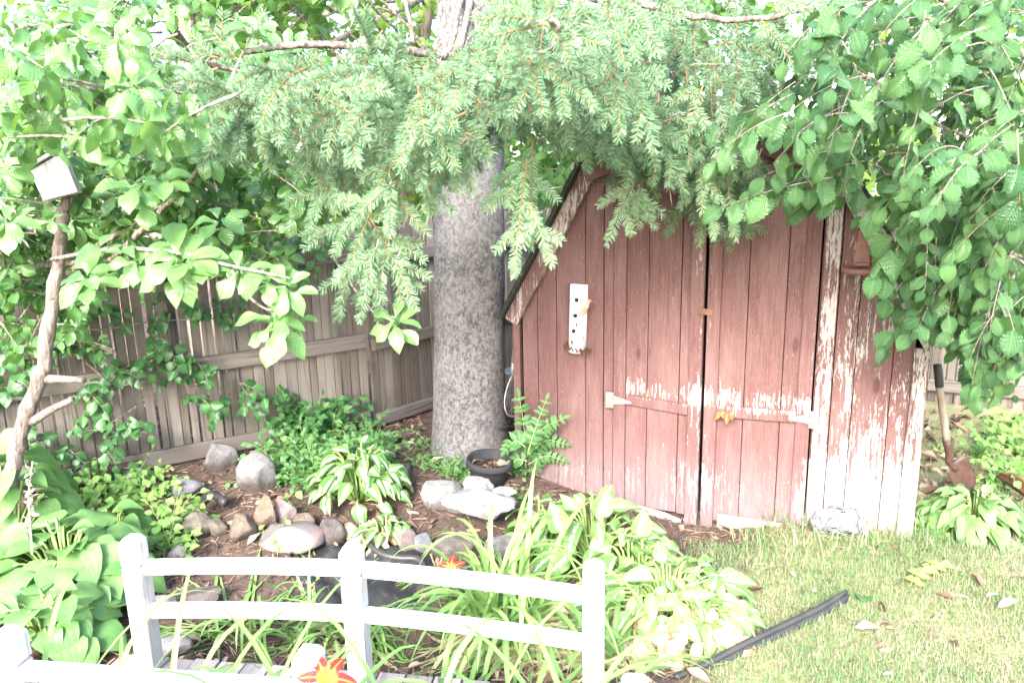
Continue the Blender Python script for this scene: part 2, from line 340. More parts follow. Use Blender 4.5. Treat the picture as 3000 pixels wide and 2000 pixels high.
def door(xa, xb, z0, z1, hinge_left, cuts, lab, rot=0.):
    d = thing('door', None, None, (0, 0, 0)); d.parent = shed; tag(d, lab)
    p = MB(); cs = [xa]+cuts+[xb]
    for a, b in zip(cs[:-1], cs[1:]): plank(p, a, b, z0+U(-.006, .004), z1, -.004, .014)
    p.build('door_panel', [PAINT], d, smooth=False, bevel=.002)
    sw_ = .062
    for a, b in ((xa+.002, xa+sw_), (xb-sw_, xb-.002)):
        q = MB(); e = U(-.012, .012) if (abs(a+.92) < .1 or abs(b+.92) < .1) else 0
        box(q, a, b, -.024, -.0055, z0-.03-.02*(a > -1.1 and a < -.8), z1-.004); q.build('stile', [PAINT], d, smooth=False, bevel=.003)
    dz = .018 if hinge_left else 0
    for zz, hh, mt in ((.475, .052, PAINT if hinge_left else PAINT2), (z1-.075, .065, PAINT3)):
        q = MB(); x0, x1 = xa+sw_+.001, xb-sw_-.001; sg = -.012 if hinge_left else (.004 if zz < 1 else .028)
        V = [(x0, zz-sg), (x1, zz+sg), (x1, zz+sg+hh), (x0, zz-sg+hh)] if not hinge_left else [(x0, zz+.012), (x1, zz-.012), (x1, zz-.012+hh), (x0, zz+.012+hh)]
        prism(q, V, -.022, -.0055); q.build('rail', [mt], d, smooth=False, bevel=.003)
    for zz in (.50, 1.50):
        h = MB(); s_ = 1 if hinge_left else -1; hx = xa if hinge_left else xb
        V = [(hx+s_*.006, zz-.016), (hx+s_*.095, zz-.004), (hx+s_*.095, zz+.006), (hx+s_*.006, zz+.03)]
        prism(h, V if s_ > 0 else V[::-1], -.0315, -.0275)
        V = [(hx-s_*.004, zz-.035), (hx-s_*.034, zz-.035), (hx-s_*.034, zz+.045), (hx-s_*.004, zz+.045)]
        prism(h, V if s_ < 0 else V[::-1], -.0315, -.0275)
        tube(h, [SL for SL in ((hx+s_*.001, -.031, zz-.035), (hx+s_*.001, -.031, zz+.045))], .005, 8)
        for k in range(3):
            for bx in (hx-s_*.018, hx+s_*(.02+.025*k)):
                tube(h, [(bx, -.0345, zz-.02+.02*k if bx == hx-s_*.018 else zz+.006), (bx, -.031, zz-.02+.02*k if bx == hx-s_*.018 else zz+.006)], .0035, 6)
        h.build('hinge', [HINGE], d, smooth=False)
    return d
ld = door(xs_l[-1]+.004, -.9235, -.055, DT, True, [sx(1897), sx(1990)], 'left door leaf, paint mostly whole')
rd = door(-.911, xs_r[0]-.004, -.06, DT-.012, False, [sx(2182), sx(2292)], 'right door leaf with whitened middle rail')
c = SW(2070, 910)
w = MB(); box(w, c[0]-.035, c[0]+.034, -.0345, -.0265, c[1]-.014, c[1]+.014); box(w, c[0]-.03, c[0]-.004, -.041, -.035, c[1]-.008, c[1]+.009); tube(w, [(c[0]-.017, -.041, c[1]+.004), (c[0]-.017, -.054, c[1]+.004), (c[0]-.017, -.054, c[1]-.006)], .0035, 6)
w.build('latch', [RUST], shed, smooth=False, bevel=.0015)
w = MB(); a, b = SW(2104, 1515), SW(2312, 1510); box(w, a[0], b[0], -.046, -.028, -.075, -.012); box(w, b[0]+.003, xs_r[0]-.01, -.040, -.026, -.085, -.02, tint=.9)
o = w.build('skirt_board', [WOODG], shed, smooth=False, bevel=.003); tag(o, 'loose grey board along the foot of the right door')
w = MB(); a, b = sx(1800), sx(2010); prism(w, [(a, -.12), (b, -.12), (b, -.075), (b-.08, -.05), (a+.1, -.028), (a, -.035)], -.034, -.022); o = w.build('skirt_board', [WOODG], shed, smooth=False, bevel=.003); tag(o, 'bowed grey board along the foot of the left door')
NAIL = m_plain('rusty_nail', (.06, .035, .028), .7)
q = MB()
for a, b in list(zip(xs_l[:-1], xs_l[1:]))+list(zip(xs_r[:-1], xs_r[1:])):
    for zz in (.14, .50, .86, 1.2, 1.5):
        for u in (.22, .78):
            x = a+(b-a)*u+U(-.006, .006); z = zz+U(-.015, .015)
            if z < zt(x)-.1 and b-a > .03: tube(q, [(x, -.0045, z), (x, .002, z)], .0026, 6)
no = q.build('nail_heads', [NAIL], shed); no['kind'] = 'stuff'
# ---- hung on the shed
WENAM = NT('rusting_white_enamel'); v_ = WENAM.obj(); nz = WENAM.noise(v_, 28, 5, .7)
ENAM = WENAM.end(WENAM.mix(WENAM.mp(nz, .60, .68), (.82, .82, .84), (.42, .17, .07)), .35, WENAM.bump(nz, .1))
s0, z0 = SW(1667, 1025); s1, z1 = SW(1720, 832)
bh = thing('tube_birdhouse', 'tall white enamel tube birdhouse with three round holes and a rusty bird', 'birdhouse', SP((s0+s1)/2, z0, .0), -PSI); hw = (s1-s0)/2; hz = z1-z0
bh.rotation_euler = (0, rad(2), -PSI)
b = MB(); V = []; K = 14
for zz in (0, hz):
    for j in range(K+1): t = math.pi*j/K; V.append((-hw*.93*math.cos(t), -.008-.055*math.sin(t), zz))
b.add(V, [np.array([[j, j+1, K+2+j, K+1+j] for j in range(K)]), np.array([list(range(K, -1, -1))]), np.array([list(range(K+1, 2*K+2))])])
b.build('tube', [ENAM], bh)
for px, py in ((1686, 877), (1684, 923), (1681, 968)):
    a, zz = SW(px, py, .05); a -= (s0+s1)/2; q = MB(); yy = -.0085-.055*math.sqrt(max(0, 1-(a/hw/.93)**2))
    th = [2*math.pi*i/20 for i in range(20)]; r_ = .0105
    V = [(a+r_*math.cos(t), yy-.001-.004*(0), zz-z0+r_*math.sin(t)) for t in th]+[(a+r_*1.12*math.cos(t), yy+.012, zz-z0+r_*1.12*math.sin(t)) for t in th]
    q.add(V, [np.array([list(range(20))]), np.array([[i, 20+i, 20+(i+1) % 20, (i+1) % 20] for i in range(20)])]); q.build('entrance_hole', [DARKIN], bh, smooth=False)
def bpt(px, py, o=.066): a, zz = SW(px, py, o); return (a-(s0+s1)/2, -o, zz-z0)
q = MB(); tube(q, curve([bpt(*k) for k in ((1682, 836), (1692, 850), (1696, 872), (1694, 892), (1682, 908), (1673, 922), (1676, 940), (1685, 948))], 30), .0016, 5)
tube(q, curve([bpt(*k) for k in ((1675, 990), (1690, 1002), (1706, 996), (1706, 980), (1693, 978), (1692, 986), (1698, 988))], 30), .0014, 5)
tube(q, curve([bpt(*k) for k in ((1674, 1008), (1672, 990), (1676, 975))], 10), .0014, 5)
for cx, cy, an in ((1686, 951, 1.2), (1675, 1003, 1.6)):
    P = bpt(cx, cy, .068); q.add([(P[0]+.012*(x*math.cos(an)-y*math.sin(an)), P[1]-.002*(abs(y) < .1), P[2]+.012*(x*math.sin(an)+y*math.cos(an))) for x, y in ((-1, 0), (-.3, .45), (.4, .4), (1, 0), (.4, -.4), (-.3, -.45))], np.array([[0, 1, 2, 3], [0, 3, 4, 5]]))
q.build('vine_ornament', [RUST], bh)
q = MB(); bd = curve([bpt(*k, .08) for k in ((1698, 925), (1703, 915), (1712, 900), (1718, 886), (1724, 876))], 16); tube(q, bd, np.interp(np.linspace(0, 1, 16), [0, .15, .4, .7, .85, 1], [.002, .010, .014, .008, .006, .011]), 10)
P = np.array(bpt(1697, 922, .082)); lathe(q, [(.0005, -.009), (.007, -.005), (.009, 0), (.007, .006), (.0005, .009)], 10, P); tube(q, [P+(-.006, 0, -.003), P+(-.018, 0, -.008)], [.003, .0005], 6)
q.build('bird_ornament', [m_plain('rust_orange_metal', (.40, .17, .08), .7, .4, 60, .3, c2=(.62, .45, .36))], bh)
q = MB(); bp = [bpt(1648+ (72*i/12), 1014+(18*i/12)+(9 if i % 2 else -3), .075) for i in range(13)]
V = [(x, y, zz) for x, y, zz in bp]+[(x, y+.066, zz+.004) for x, y, zz in bp]
q.add(V, np.array([[i, i+1, 14+i, 13+i] for i in range(12)])); q.build('corrugated_base', [RUST], bh, smooth=False, solid=.002)
BROWNP = m_plain('brown_plastic', (.22, .10, .075), .5, .2, 30, .05)
a, zz = SW(2525, 790)
wf = thing('wall_feeder', 'brown plastic hanging seed feeder with a round tray on the shed wall', 'feeder', SP(a, zz, .0), -PSI)
q = MB(); lathe(q, [(.0, .008), (.075, .008), (.078, .022), (.082, .022), (.082, 0), (.0, -.004)], 28, (0, -.088, 0)); q.build('tray', [BROWNP], wf)
q = MB(); prism(q, [(-.036, .03), (.03, .03), (.024, .11), (.028, .16), (.0, .185), (-.024, .165), (-.03, .11)], -.014, -.004); box(q, -.03, .028, -.05, -.014, .02, .034); q.build('bracket', [BROWNP], wf, smooth=False, bevel=.003)
# ------------------------------------------------------------------ wooden fences
def fence(name, A, B, hgt, lab, post_at, rails, wid=.062, seed=1, lean=0.):
    A = np.array(A, float); B = np.array(B, float); d = B-A; L = float(np.linalg.norm(d[:2])); rz = math.atan2(d[1], d[0])
    f = thing(name, lab, 'fence', (A[0], A[1], 0), rz, 'stockade fence sections'); r = random.Random(seed); slope = (B[2]-A[2])/L; x = 0; mb = MB()
    while x < L:
        w_ = wid*r.uniform(.65, 1.2); z0 = A[2]+slope*x; h = hgt+r.uniform(-.03, .03); g = r.choice((.001, .002, .003, .006)); y = r.uniform(-.004, .004); tl = r.uniform(-.006, .006)
        p = [(x+g, z0-.1), (x+w_-g, z0-.1), (x+w_-g+tl, z0+h-.05), (x+w_*.5+.008+tl, z0+h), (x+w_*.5-.008+tl, z0+h), (x+g+tl, z0+h-.05)]
        prism(mb, p, y, y+.016, r.random()); x += w_
    mb.build('pickets', [WOODF], f, smooth=False, bevel=.002)
    for zr, hh, yo in rails:
        q = MB(); prism(q, [(.0, A[2]+zr), (L, B[2]+zr), (L, B[2]+zr+hh), (0, A[2]+zr+hh)], -.042+yo, -.0065); q.build('rail', [RAILW], f, smooth=False, bevel=.006)
    for px_ in post_at:
        q = MB(); z0 = A[2]+slope*px_; box(q, px_-.045, px_+.045, .026, .11, z0-.2, z0+hgt-.06); q.build('post', [WOODF], f, smooth=False, bevel=.005)
    return f
FB = gnd(1085, 1248); FA = gnd(560, 1350); d = norm((FB-FA)*(1, 1, 0)); FA2 = FB-d*4.0; FA2[2] = FB[2]-.09
fence('stockade_fence', (FA2[0], FA2[1], FA2[2]), FB, 1.24, 'long weathered grey stockade fence under the broadleaf shrub', [.3, 2.2], [(.02, .09, .004), (.50, .085, .0), (1.02, .085, 0)], seed=3)
FC = gnd(1262, 1196); d2 = norm((FC-FB)*(1, 1, 0)); FD = FB+d2*1.9
fence('stockade_fence', FB+d2*.03+(.012, -.03, .01), FD+(0, -.03, 0), 1.22, 'short brown stockade fence running behind the grey spruce trunk', [1.7], [(.0, .075, .0), (.47, .07, 0), (.98, .075, .0)], seed=5)
fence('stockade_fence', FD+(.05, .2, -.05), (4.9, 4.15, 0), 1.18, 'shaded stockade fence beyond the open side of the shed', [1.2, 3.2], [(.06, .08, 0), (.52, .08, 0), (.98, .08, 0)], seed=8)
# ------------------------------------------------------------------ bridge
br = thing('garden_bridge', 'low bleached white garden bridge with bowed double rails', 'bridge')
pb = [gnd(390, 1905), gnd(1045, 1955), gnd(1745, 2030)]
yb = [at(392, 1610, 2.18), at(1045, 1640, 2.06), at(1740, 1690, 1.95)]
A = yb[0].copy(); B = yb[2].copy(); dirb = norm((B-A)*(1, 1, 0)); perp = np.array([dirb[1], -dirb[0], 0]); ang = math.atan2(dirb[1], dirb[0])
br.location = (A[0], A[1], 0); br.rotation_euler = (0, 0, ang)
LB = float(np.linalg.norm((B-A)[:2])); W_ = .52
def top_z(px, py, P): dd = ray(px, py); t = np.linalg.norm(P[:2])/np.linalg.norm(dd[:2]); return HC+dd[2]*t
zts = [top_z(392, 1568, yb[0]), top_z(1045, 1596, yb[1]), top_z(1740, 1645, yb[2])]
zd = [z-.335 for z in zts]
print('bridge', A, B, LB, zts)
arch = lambda x: float(np.interp(x, [0, LB/2, LB], [0, .022, .0]))-.0*x
zbase = np.array(zts); zl = lambda x: float(np.interp(x, [0, LB/2, LB], zbase))
nl_ = []
for px_, py_ in ((14, 1845), (900, 1900), (1862, 1975)):
    z_ = zl(LB*.5) if px_ == 900 else (zl(0) if px_ < 500 else zl(LB)); P_ = onz(px_, py_, z_)-A; nl_.append((float(P_@dirb), float(-(P_@perp))))
print('near posts', nl_)
NXS = [q_[0] for q_ in nl_]; W_ = -sum(q_[1] for q_ in nl_)/3
for side, yy in ((0, 0.), (1, -W_)):
    for x in ((0, LB/2, LB) if side == 0 else NXS):
        q = MB(); zt_ = zl(np.clip(x, 0, LB)); hwid = .03; h0 = zt_-.455
        box(q, x-hwid, x+hwid, yy-hwid, yy+hwid, h0-.12, zt_-.095, tint=U(0, 1))
        box(q, x-hwid+.0045, x+hwid-.0045, yy-hwid+.0045, yy+hwid-.0045, zt_-.0955, zt_-.088, tint=.4)
        V = []
        for zz, i in ((zt_-.0885, 0), (zt_-.018, 0), (zt_, .011)):
            V += [(x-hwid+i, yy-hwid+i, zz), (x+hwid-i, yy-hwid+i, zz), (x+hwid-i, yy+hwid-i, zz), (x-hwid+i, yy+hwid-i, zz)]
        q.add(V, np.array([[3, 2, 1, 0], [8, 9, 10, 11]]+[[4*l+j, 4*l+(j+1) % 4, 4*l+4+(j+1) % 4, 4*l+4+j] for l in (0, 1) for j in range(4)]), tint=U(0, 1))
        q.build('post', [BRIDGE], br, smooth=False, bevel=.004)
    for dz in (.095, .245):
        xsr = ((.0, LB/2), (LB/2, LB)) if side == 0 else ((NXS[0], NXS[1]), (NXS[1], NXS[2]))
        for a, b in xsr:
            q = MB(); xs = np.linspace(a+.031, b-.031, 12); pts = []
            for x in xs:
                u = (x-(NXS[0] if side else 0))/((NXS[2]-NXS[0]) if side else LB); bow = (.030*(1-(2*u-1)**2)-.012)*(0 if side else 1)-.02*side; pts.append((x, zl(np.clip(x, 0, LB))-dz+bow))
            prism(q, [(x, z-.0235) for x, z in pts]+[(x, z+.0235) for x, z in pts[::-1]], yy-.013, yy+.013, U(0, 1)); q.build('rail', [BRIDGEX], br, smooth=False, bevel=.006)
x = -.14; q = MB()
while x < LB+.2:
    zz = zl(np.clip(x, 0, LB))-.455+U(-.003, .003); box(q, x+.003, x+.086, -W_-.02, .05, zz-.022, zz, tint=rng.random()); x += .089
q.build('deck', [DECK], br, smooth=False, bevel=.003)
for yy in (.045-.06, -W_+.03):
    q = MB(); prism(q, [(-.14, zl(0)-.58), (LB+.2, zl(LB)-.58), (LB+.2, zl(LB)-.48), (-.14, zl(0)-.48)], yy, yy+.035); q.build('stringer', [BRIDGEX], br, smooth=False)
EXPO = 3.05
# ------------------------------------------------------------------ ground, litter, grass
n = NT('soil_and_lawn'); o_ = n.obj(); x_ = n.xyz(o_)
big = n.noise(o_, 2.2, 4, .6); fine = n.noise(o_, 60, 5, .75); mid = n.noise(o_, 11, 5, .65)
soil = n.mix(fine, (.055, .039, .032), (.17, .122, .10)); soil = n.mix(n.mp(mid, .5, .7, 0, .6), soil, (.22, .155, .125))
lawn = n.mix(fine, (.20, .20, .09), (.42, .36, .22)); lawn = n.mix(n.mp(mid, .4, .65, 0, .6), lawn, (.14, .20, .06))
e = n.mth('ADD', n.mth('SUBTRACT', n.mth('MULTIPLY', x_[1], -.55), n.mth('MULTIPLY', x_[0], -1.)), n.mth('MULTIPLY', big, .5))
lm = n.mp(e, -.55, -.25); far = n.mp(x_[1], 9, 11); lm = n.mth('MAXIMUM', lm, far)
gm = n.end(n.mix(lm, soil, lawn), .95, n.bump(n.mth('ADD', fine, mid), .8, .02), spec=.1)
g = MB()
def grid(xs, ys):
    X, Y = np.meshgrid(xs, ys); Z = height(X, Y); a, b = len(ys), len(xs)
    F = [[i*b+j, i*b+j+1, (i+1)*b+j+1, (i+1)*b+j] for i in range(a-1) for j in range(b-1)]
    return np.stack([X, Y, Z], 2).reshape(-1, 3), np.array(F)
ax = np.concatenate([np.linspace(-200, -6, 12), np.linspace(-5.5, 6, 190), np.linspace(6.5, 200, 12)])
ay = np.concatenate([np.linspace(-200, -2, 10), np.linspace(-1.5, 8, 170), np.linspace(8.5, 250, 12)])
g.add(*grid(ax, ay)); tag(g.build('ground', [gm]), kind='structure')
def walld(x, y): return (np.asarray(x)-SC[0])*SN[0]+(np.asarray(y)-SC[1])*SN[1]
def lawn_w0(x, y):                                                # 1 on the lawn, 0 on bare mulch
    b = .18*np.sin(x*3.1+y*1.7)+.08*np.sin(x*9+y*6)
    return sst(-1.02, -.62, -(y*.55)+x+.05+b-.15)
def lawn_w(x, y):
    x = np.asarray(x, float); y = np.asarray(y, float); return lawn_w0(x, y)*(1-.9*(1-sst(.10, .30, walld(x, y)+.06*np.sin(x*17)))*(1-sst(1.15, 1.5, x)))
# grass blades
gn = NT('grass_blades'); t_ = gn.tint(); uvx = gn.xyz(gn.uv())
gc = gn.ramp(t_, [(0, (.40, .35, .25)), (.30, (.35, .325, .205)), (.38, (.18, .27, .12)), (.75, (.11, .22, .075)), (1, (.19, .30, .125))])
GRASS = gn.end(gn.mix(gn.mp(uvx[1], .0, .5), (.40, .36, .2), gc), .6, None, .3, gc, spec=.3)
def blades(N, xr, yr, wfun, hmin, hmax, bw):
    P = np.stack([rng.uniform(*xr, N), rng.uniform(*yr, N)], 1); keep = rng.random(N) < wfun(P[:, 0], P[:, 1]); P = P[keep]; N = len(P)
    patch = .5+.5*np.sin(P[:, 0]*4.3+2*np.sin(P[:, 1]*3))*np.sin(P[:, 1]*5.1+1.3*np.sin(P[:, 0]*2.7))
    T = np.clip(rng.normal(.30+.34*patch, .24), 0, 1); a = rng.uniform(0, 6.28, N); L = rng.uniform(hmin, hmax, N)*(.7+.6*patch); ln = rng.uniform(.15, 1.5, N)
    D = np.stack([np.cos(a), np.sin(a)], 1); S = np.stack([-D[:, 1], D[:, 0]], 1); z = height(P[:, 0], P[:, 1])-.002
    rows = []
    for k, (u, w) in enumerate(((0, 1), (.5, .85), (1., .1))):
        ang = ln*u; off = (L*u*np.sin(ang))[:, None]*D; zz = z+L*u*np.cos(ang*.8)
        for sg in (-1, 1): rows.append(np.concatenate([P+off+S*sg*bw*w*.5, zz[:, None]], 1))
    V = np.stack(rows, 1).reshape(-1, 3); b = np.arange(N)[:, None]*6
    F = np.concatenate([b+np.array([[0, 1, 3, 2]]), b+np.array([[2, 3, 5, 4]])])
    return V, F, np.tile([[0, 0], [1, 0], [0, .5], [1, .5], [0, 1], [1, 1]], (N, 1)), np.repeat(T, 6)
gb = MB(); gb.add(*blades(165000, (.1, 3.6), (1.4, 3.7), lambda x, y: lawn_w(x, y)*(1-.6*sst(3.0, 3.3, y)*(x < 1.9)), .012, .036, .0026))
gb.add(*blades(9000, (1.8, 4.8), (3.0, 4.6), lambda x, y: lawn_w(x, y)*.7, .02, .07, .0035))
gb.add(*blades(900, (1.0, 1.9), (2.95, 3.35), lambda x, y: np.ones_like(x)*.5, .05, .12, .005))
tag(gb.build('grass', [GRASS]), kind='stuff')
# leaf litter: chips, needles, curled dry leaves
ln_ = NT('leaf_litter'); LITTER = ln_.end(ln_.ramp(ln_.tint(), [(0, (.035, .024, .02)), (.35, (.12, .072, .053)), (.6, (.22, .14, .10)), (.85, (.36, .26, .19)), (1, (.52, .42, .32))]), .85, None, .12, spec=.2)
DRY = [leaf_tpl([(0, .02), (.25, .2), (.5, .26), (.8, .15), (1, .01)], 5, f, dr, .06) for f, dr in ((.4, .4), (-.3, .2), (.6, -.3))]
CHIP = [leaf_tpl([(0, .06), (.2, .1), (.8, .09), (1, .03)], 2, .2, dr) for dr in (0., .2)]
NEED = [leaf_tpl([(0, .02), (.5, .022), (1, .01)], 2, .1, dr) for dr in (.1, .3)]
lt = MB()
def scatter(N, xr, yr, wf, lo, hi, tlo, thi, up=.35, lift=.004):
    out = []
    while len(out) < N:
        x, y = U(*xr), U(*yr)
        if rng.random() > wf(x, y): continue
        a = U(0, 6.28); nrm = np.array([0, 0, 1])+rv(up); out.append(((x, y, float(height(x, y))+U(.0, lift)), (math.cos(a), math.sin(a), U(-.1, .25)), nrm, U(lo, hi), U(tlo, thi)))
    return out
bare = lambda x, y: float(1-lawn_w(np.array(x), np.array(y)))
inst(lt, CHIP, scatter(15000, (-3.2, 2.2), (2.0, 5.6), lambda x, y: bare(x, y)*.95+.05, .012, .05, 0, .8, lift=.012))
inst(lt, NEED, scatter(12000, (-2.5, 2.2), (2.0, 5.2), lambda x, y: bare(x, y)*.9+.1, .03, .11, .2, .9, lift=.014))
inst(lt, DRY, scatter(1100, (-2.6, 3.2), (2.0, 5.2), lambda x, y: bare(x, y)*.85+.12, .025, .075, .25, 1., .5, .015))
inst(lt, DRY, scatter(900, (1.8, 4.6), (3.1, 4.7), lambda x, y: 1, .03, .09, .2, 1., .5, .03))
inst(lt, DRY, scatter(45, (.6, 3.2), (2.0, 3.4), lambda x, y: 1, .02, .045, .5, 1., .4, .03))
tag(lt.build('leaf_litter', [LITTER]), kind='stuff')
# ------------------------------------------------------------------ bark & trees
n = NT('spruce_bark'); o_ = n.obj(); f1 = n.noise(n.sc(o_, (1, 1, .75)), 52, 5, .72, .8); f2 = n.noise(o_, 110, 4, .75); f3 = n.noise(o_, 4, 4, .6); f4 = n.noise(n.sc(o_, (1, 1, .6)), 75, 2, .5, .5)
c_ = n.mix(n.mp(f1, .38, .60), (.10, .092, .09), (.30, .285, .28)); c_ = n.mix(n.mp(f2, .55, .66, 0, .8), c_, (.11, .095, .09)); c_ = n.mix(n.mp(f4, .64, .70, 0, .7), c_, (.36, .22, .17)); c_ = n.mix(n.mp(f3, .4, .7, 0, .35), c_, (.42, .39, .38))
GBARK = n.end(c_, .92, n.bump(n.mth('ADD', f1, n.mth('MULTIPLY', f2, .6)), .9, .025), spec=.15)
RBARK = m_bark('ridged_bark', (.10, .075, .055), (.34, .28, .22), (.2, .17, .13), 26, 5, 1., True)
TWIG = m_bark('pale_twig_bark', (.10, .08, .068), (.21, .175, .15), (.08, .055, .04), 60, 30, .5)
TWIGD = m_bark('grey_brown_twig_bark', (.13, .105, .085), (.27, .23, .19), (.1, .08, .06), 60, 30, .4)
ORANGE = m_plain('orange_shoot', (.31, .165, .075), .6, .3, 60, .2)
def trunk(mb, pts, k=28, rough=.03):
    P = curve([p for p, r in pts], 46); r = np.interp(np.linspace(0, 1, 46), np.linspace(0, 1, len(pts)), [r for p, r in pts]); n0 = mb.n
    tube(mb, P, r, k); V = mb.V[-1]; c = np.repeat(P, k, 0); d = V-c; a = np.arctan2(d[:, 1], d[:, 0])
    f = 1+rough*(np.sin(a*3+V[:, 2]*2.1)+.7*np.sin(a*5-V[:, 2]*3.7+1)+.5*np.sin(a*9+V[:, 2]*9)+.4*np.sin(a*14-V[:, 2]*17))
    mb.V[-1] = c+d*f[:, None]
TB = gnd(1375, 1318); ty = TB[1]+.02
spruce = thing('spruce_tree', 'tall grey spruce by the shed with drooping mint green boughs', 'tree', TB)
rel = lambda P, o: np.asarray(P, float)-np.array(o.location)
def wpx(px): return px*ty/FPX*.5*1.02
q = MB(); tp = lambda px, py, w_: (rel(at(px, py, ty), spruce), wpx(w_))
trunk(q, [(np.array([0, 0, -.2]), wpx(300)), (rel(at(1376, 1300, ty), spruce), wpx(238)), tp(1374, 1180, 218), tp(1374, 1000, 206), tp(1374, 800, 202), tp(1376, 600, 195), tp(1378, 300, 184), tp(1380, 0, 176), tp(1382, -500, 158), tp(1384, -1200, 130), tp(1385, -2200, 90)], rough=.022)
q.build('trunk', [GBARK], spruce)
nn = NT('spruce_needles'); tn = nn.tint(); nc = nn.ramp(tn, [(0, (.08, .15, .075)), (.5, (.15, .26, .145)), (1, (.235, .37, .21))])
NEEDLE = nn.end(nc, .45, None, .28, nn.mix(.5, nc, (.2, .36, .1)), spec=.4)
nmb = MB(); smb = MB(); bmb = MB(); NB = []
def needles(path, dens, ln, tint):
    path = np.asarray(path); seg = np.linalg.norm(np.diff(path, axis=0), axis=1); L = seg.sum(); N = max(6, int(L*dens))
    c = np.concatenate([[0], np.cumsum(seg)]); s = np.sort(rng.uniform(0, L, N)); P = np.stack([np.interp(s, c, path[:, i]) for i in range(3)], 1)
    i = np.clip(np.searchsorted(c, s)-1, 0, len(seg)-1); T = np.diff(path, axis=0)[i]/seg[i][:, None]
    a = rng.normal(0, 1, (N, 3))*np.array([1, .42, 1]); a[:, 2] += .2; a -= T*(a*T).sum(1)[:, None]; a /= np.linalg.norm(a, axis=1)[:, None]
    fw = rng.uniform(.5, .85, N)+1.2*np.clip((s/L-.93)/.07, 0, 1); D = a+T*fw[:, None]; D /= np.linalg.norm(D, axis=1)[:, None]
    W = np.cross(D, rng.normal(0, 1, (N, 3))); W /= np.linalg.norm(W, axis=1)[:, None]
    l = rng.uniform(.75, 1.1, N)*ln*(1-.25*np.clip((s/L-.9)/.1, 0, 1)); E = P+D*l[:, None]+np.array([0, 0, .0])
    w = .0013
    V = np.stack([P-W*w, P+W*w, E+W*w*.5, E-W*w*.5], 1).reshape(-1, 3)
    NB.append((V, np.clip(tint+rng.normal(0, .08, N), 0, 1)))
def shoot(p, d, L, droop, n=7):
    p = np.array(p, float); d = norm(d); out = [p]; st = L/n
    for i in range(n): d = norm(d+np.array([0, 0, -droop*st*6])); p = p+d*st; out.append(p)
    return np.array(out)
def spray(base, d, L, tint=.5, droop=.5, dens=1500, bare_=.12, ln=.0265, ori=.75, fan=1., k=None):
    m_ = shoot(base, d, L, droop, 12); st = smb if rng.random() < ori else bmb; tube(st, m_, np.linspace(.0034, .002, 13), 5, tint=.5)
    needles(m_[int(12*bare_):], dens, ln, tint)
    k = k or max(2, int(L/.105)); side = norm(np.cross(norm(d), norm(np.array([U(-.4, .4), -1, U(-.2, .5)])))); sg = 1 if rng.random() < .5 else -1
    for i in range(k):
        t = .16+.66*(i+U(-.2, .2))/k; j = int(t*12); p = m_[j]; tg = norm(m_[min(j+1, 12)]-m_[j]); sg = -sg
        l = (L*.68*(1-t)+.085)*U(.75, 1.15)*fan; dd = tg*U(.8, 1.1)+side*sg*U(.75, 1.1)+rv(.12)+np.array([0, -.12, 0])
        sh = shoot(p, dd, l, droop*.9, 7); tube(smb if rng.random() < ori else bmb, sh, np.linspace(.0024, .0017, 8), 4); needles(sh, dens, ln*.96, tint+U(-.1, .12))
        if l > .15:
            for v in (-1, 1):
                jj = 2+(v > 0); tg2 = norm(sh[jj+1]-sh[jj]); s2 = shoot(sh[jj], tg2+side*v*.6+np.cross(tg2, side)*U(-.4, .4), l*U(.4, .55), droop*.8, 5); tube(smb, s2, np.linspace(.0015, .001, 6), 4); needles(s2, dens, ln*.92, tint+U(-.1, .12))
def sp2(b, t, y, tint=.75, **kw):                               # spray from one sighted point to another
    y0, y1 = y if isinstance(y, tuple) else (y, y); B = at(*b, y0); T_ = at(*t, y1); d = T_-B; L = np.linalg.norm(d); spray(B, d+np.array([0, 0, .10*L]), L*1.02, tint, kw.pop('droop', .25), **kw)
# limbs
def limb(mb, pts, r0, r1, n=24, k=7):
    P = curve([at(*p) for p in pts], n); P[1:-1] += rng.normal(0, .004, P[1:-1].shape); tube(mb, P, np.linspace(r0, r1, n), k)
for pts, r0, r1 in (([(1390, 20, 4.1), (1395, 160, 3.1), (1150, 138, 2.75), (880, 135, 2.6), (600, 165, 2.5), (470, 170, 2.45)], .02, .006),
                    ([(1390, -40, 4.1), (1300, 262, 3.2), (1010, 265, 2.6), (880, 240, 2.5), (640, 195, 2.45), (470, 160, 2.4)], .018, .005),
                    ([(1420, -160, 4.1), (1650, -30, 3.2), (1900, 20, 2.8), (2130, 60, 2.7), (2420, 20, 2.65)], .02, .007),
                    ([(1400, -100, 4.1), (1620, -30, 3.1), (1790, 60, 2.8), (1990, 170, 2.8)], .016, .006),
                    ([(1420, -100, 4.1), (1800, 150, 3.4), (1960, 300, 3.3), (2090, 440, 3.25)], .014, .005),
                    ([(1370, -60, 4.0), (1260, 350, 3.4), (1150, 520, 3.2), (1080, 600, 3.1)], .013, .005),
                    ([(1370, -160, 4.0), (1560, -60, 2.6), (1620, 50, 2.0), (1640, 90, 1.95)], .014, .004)):
    limb(bmb, pts, r0, r1)
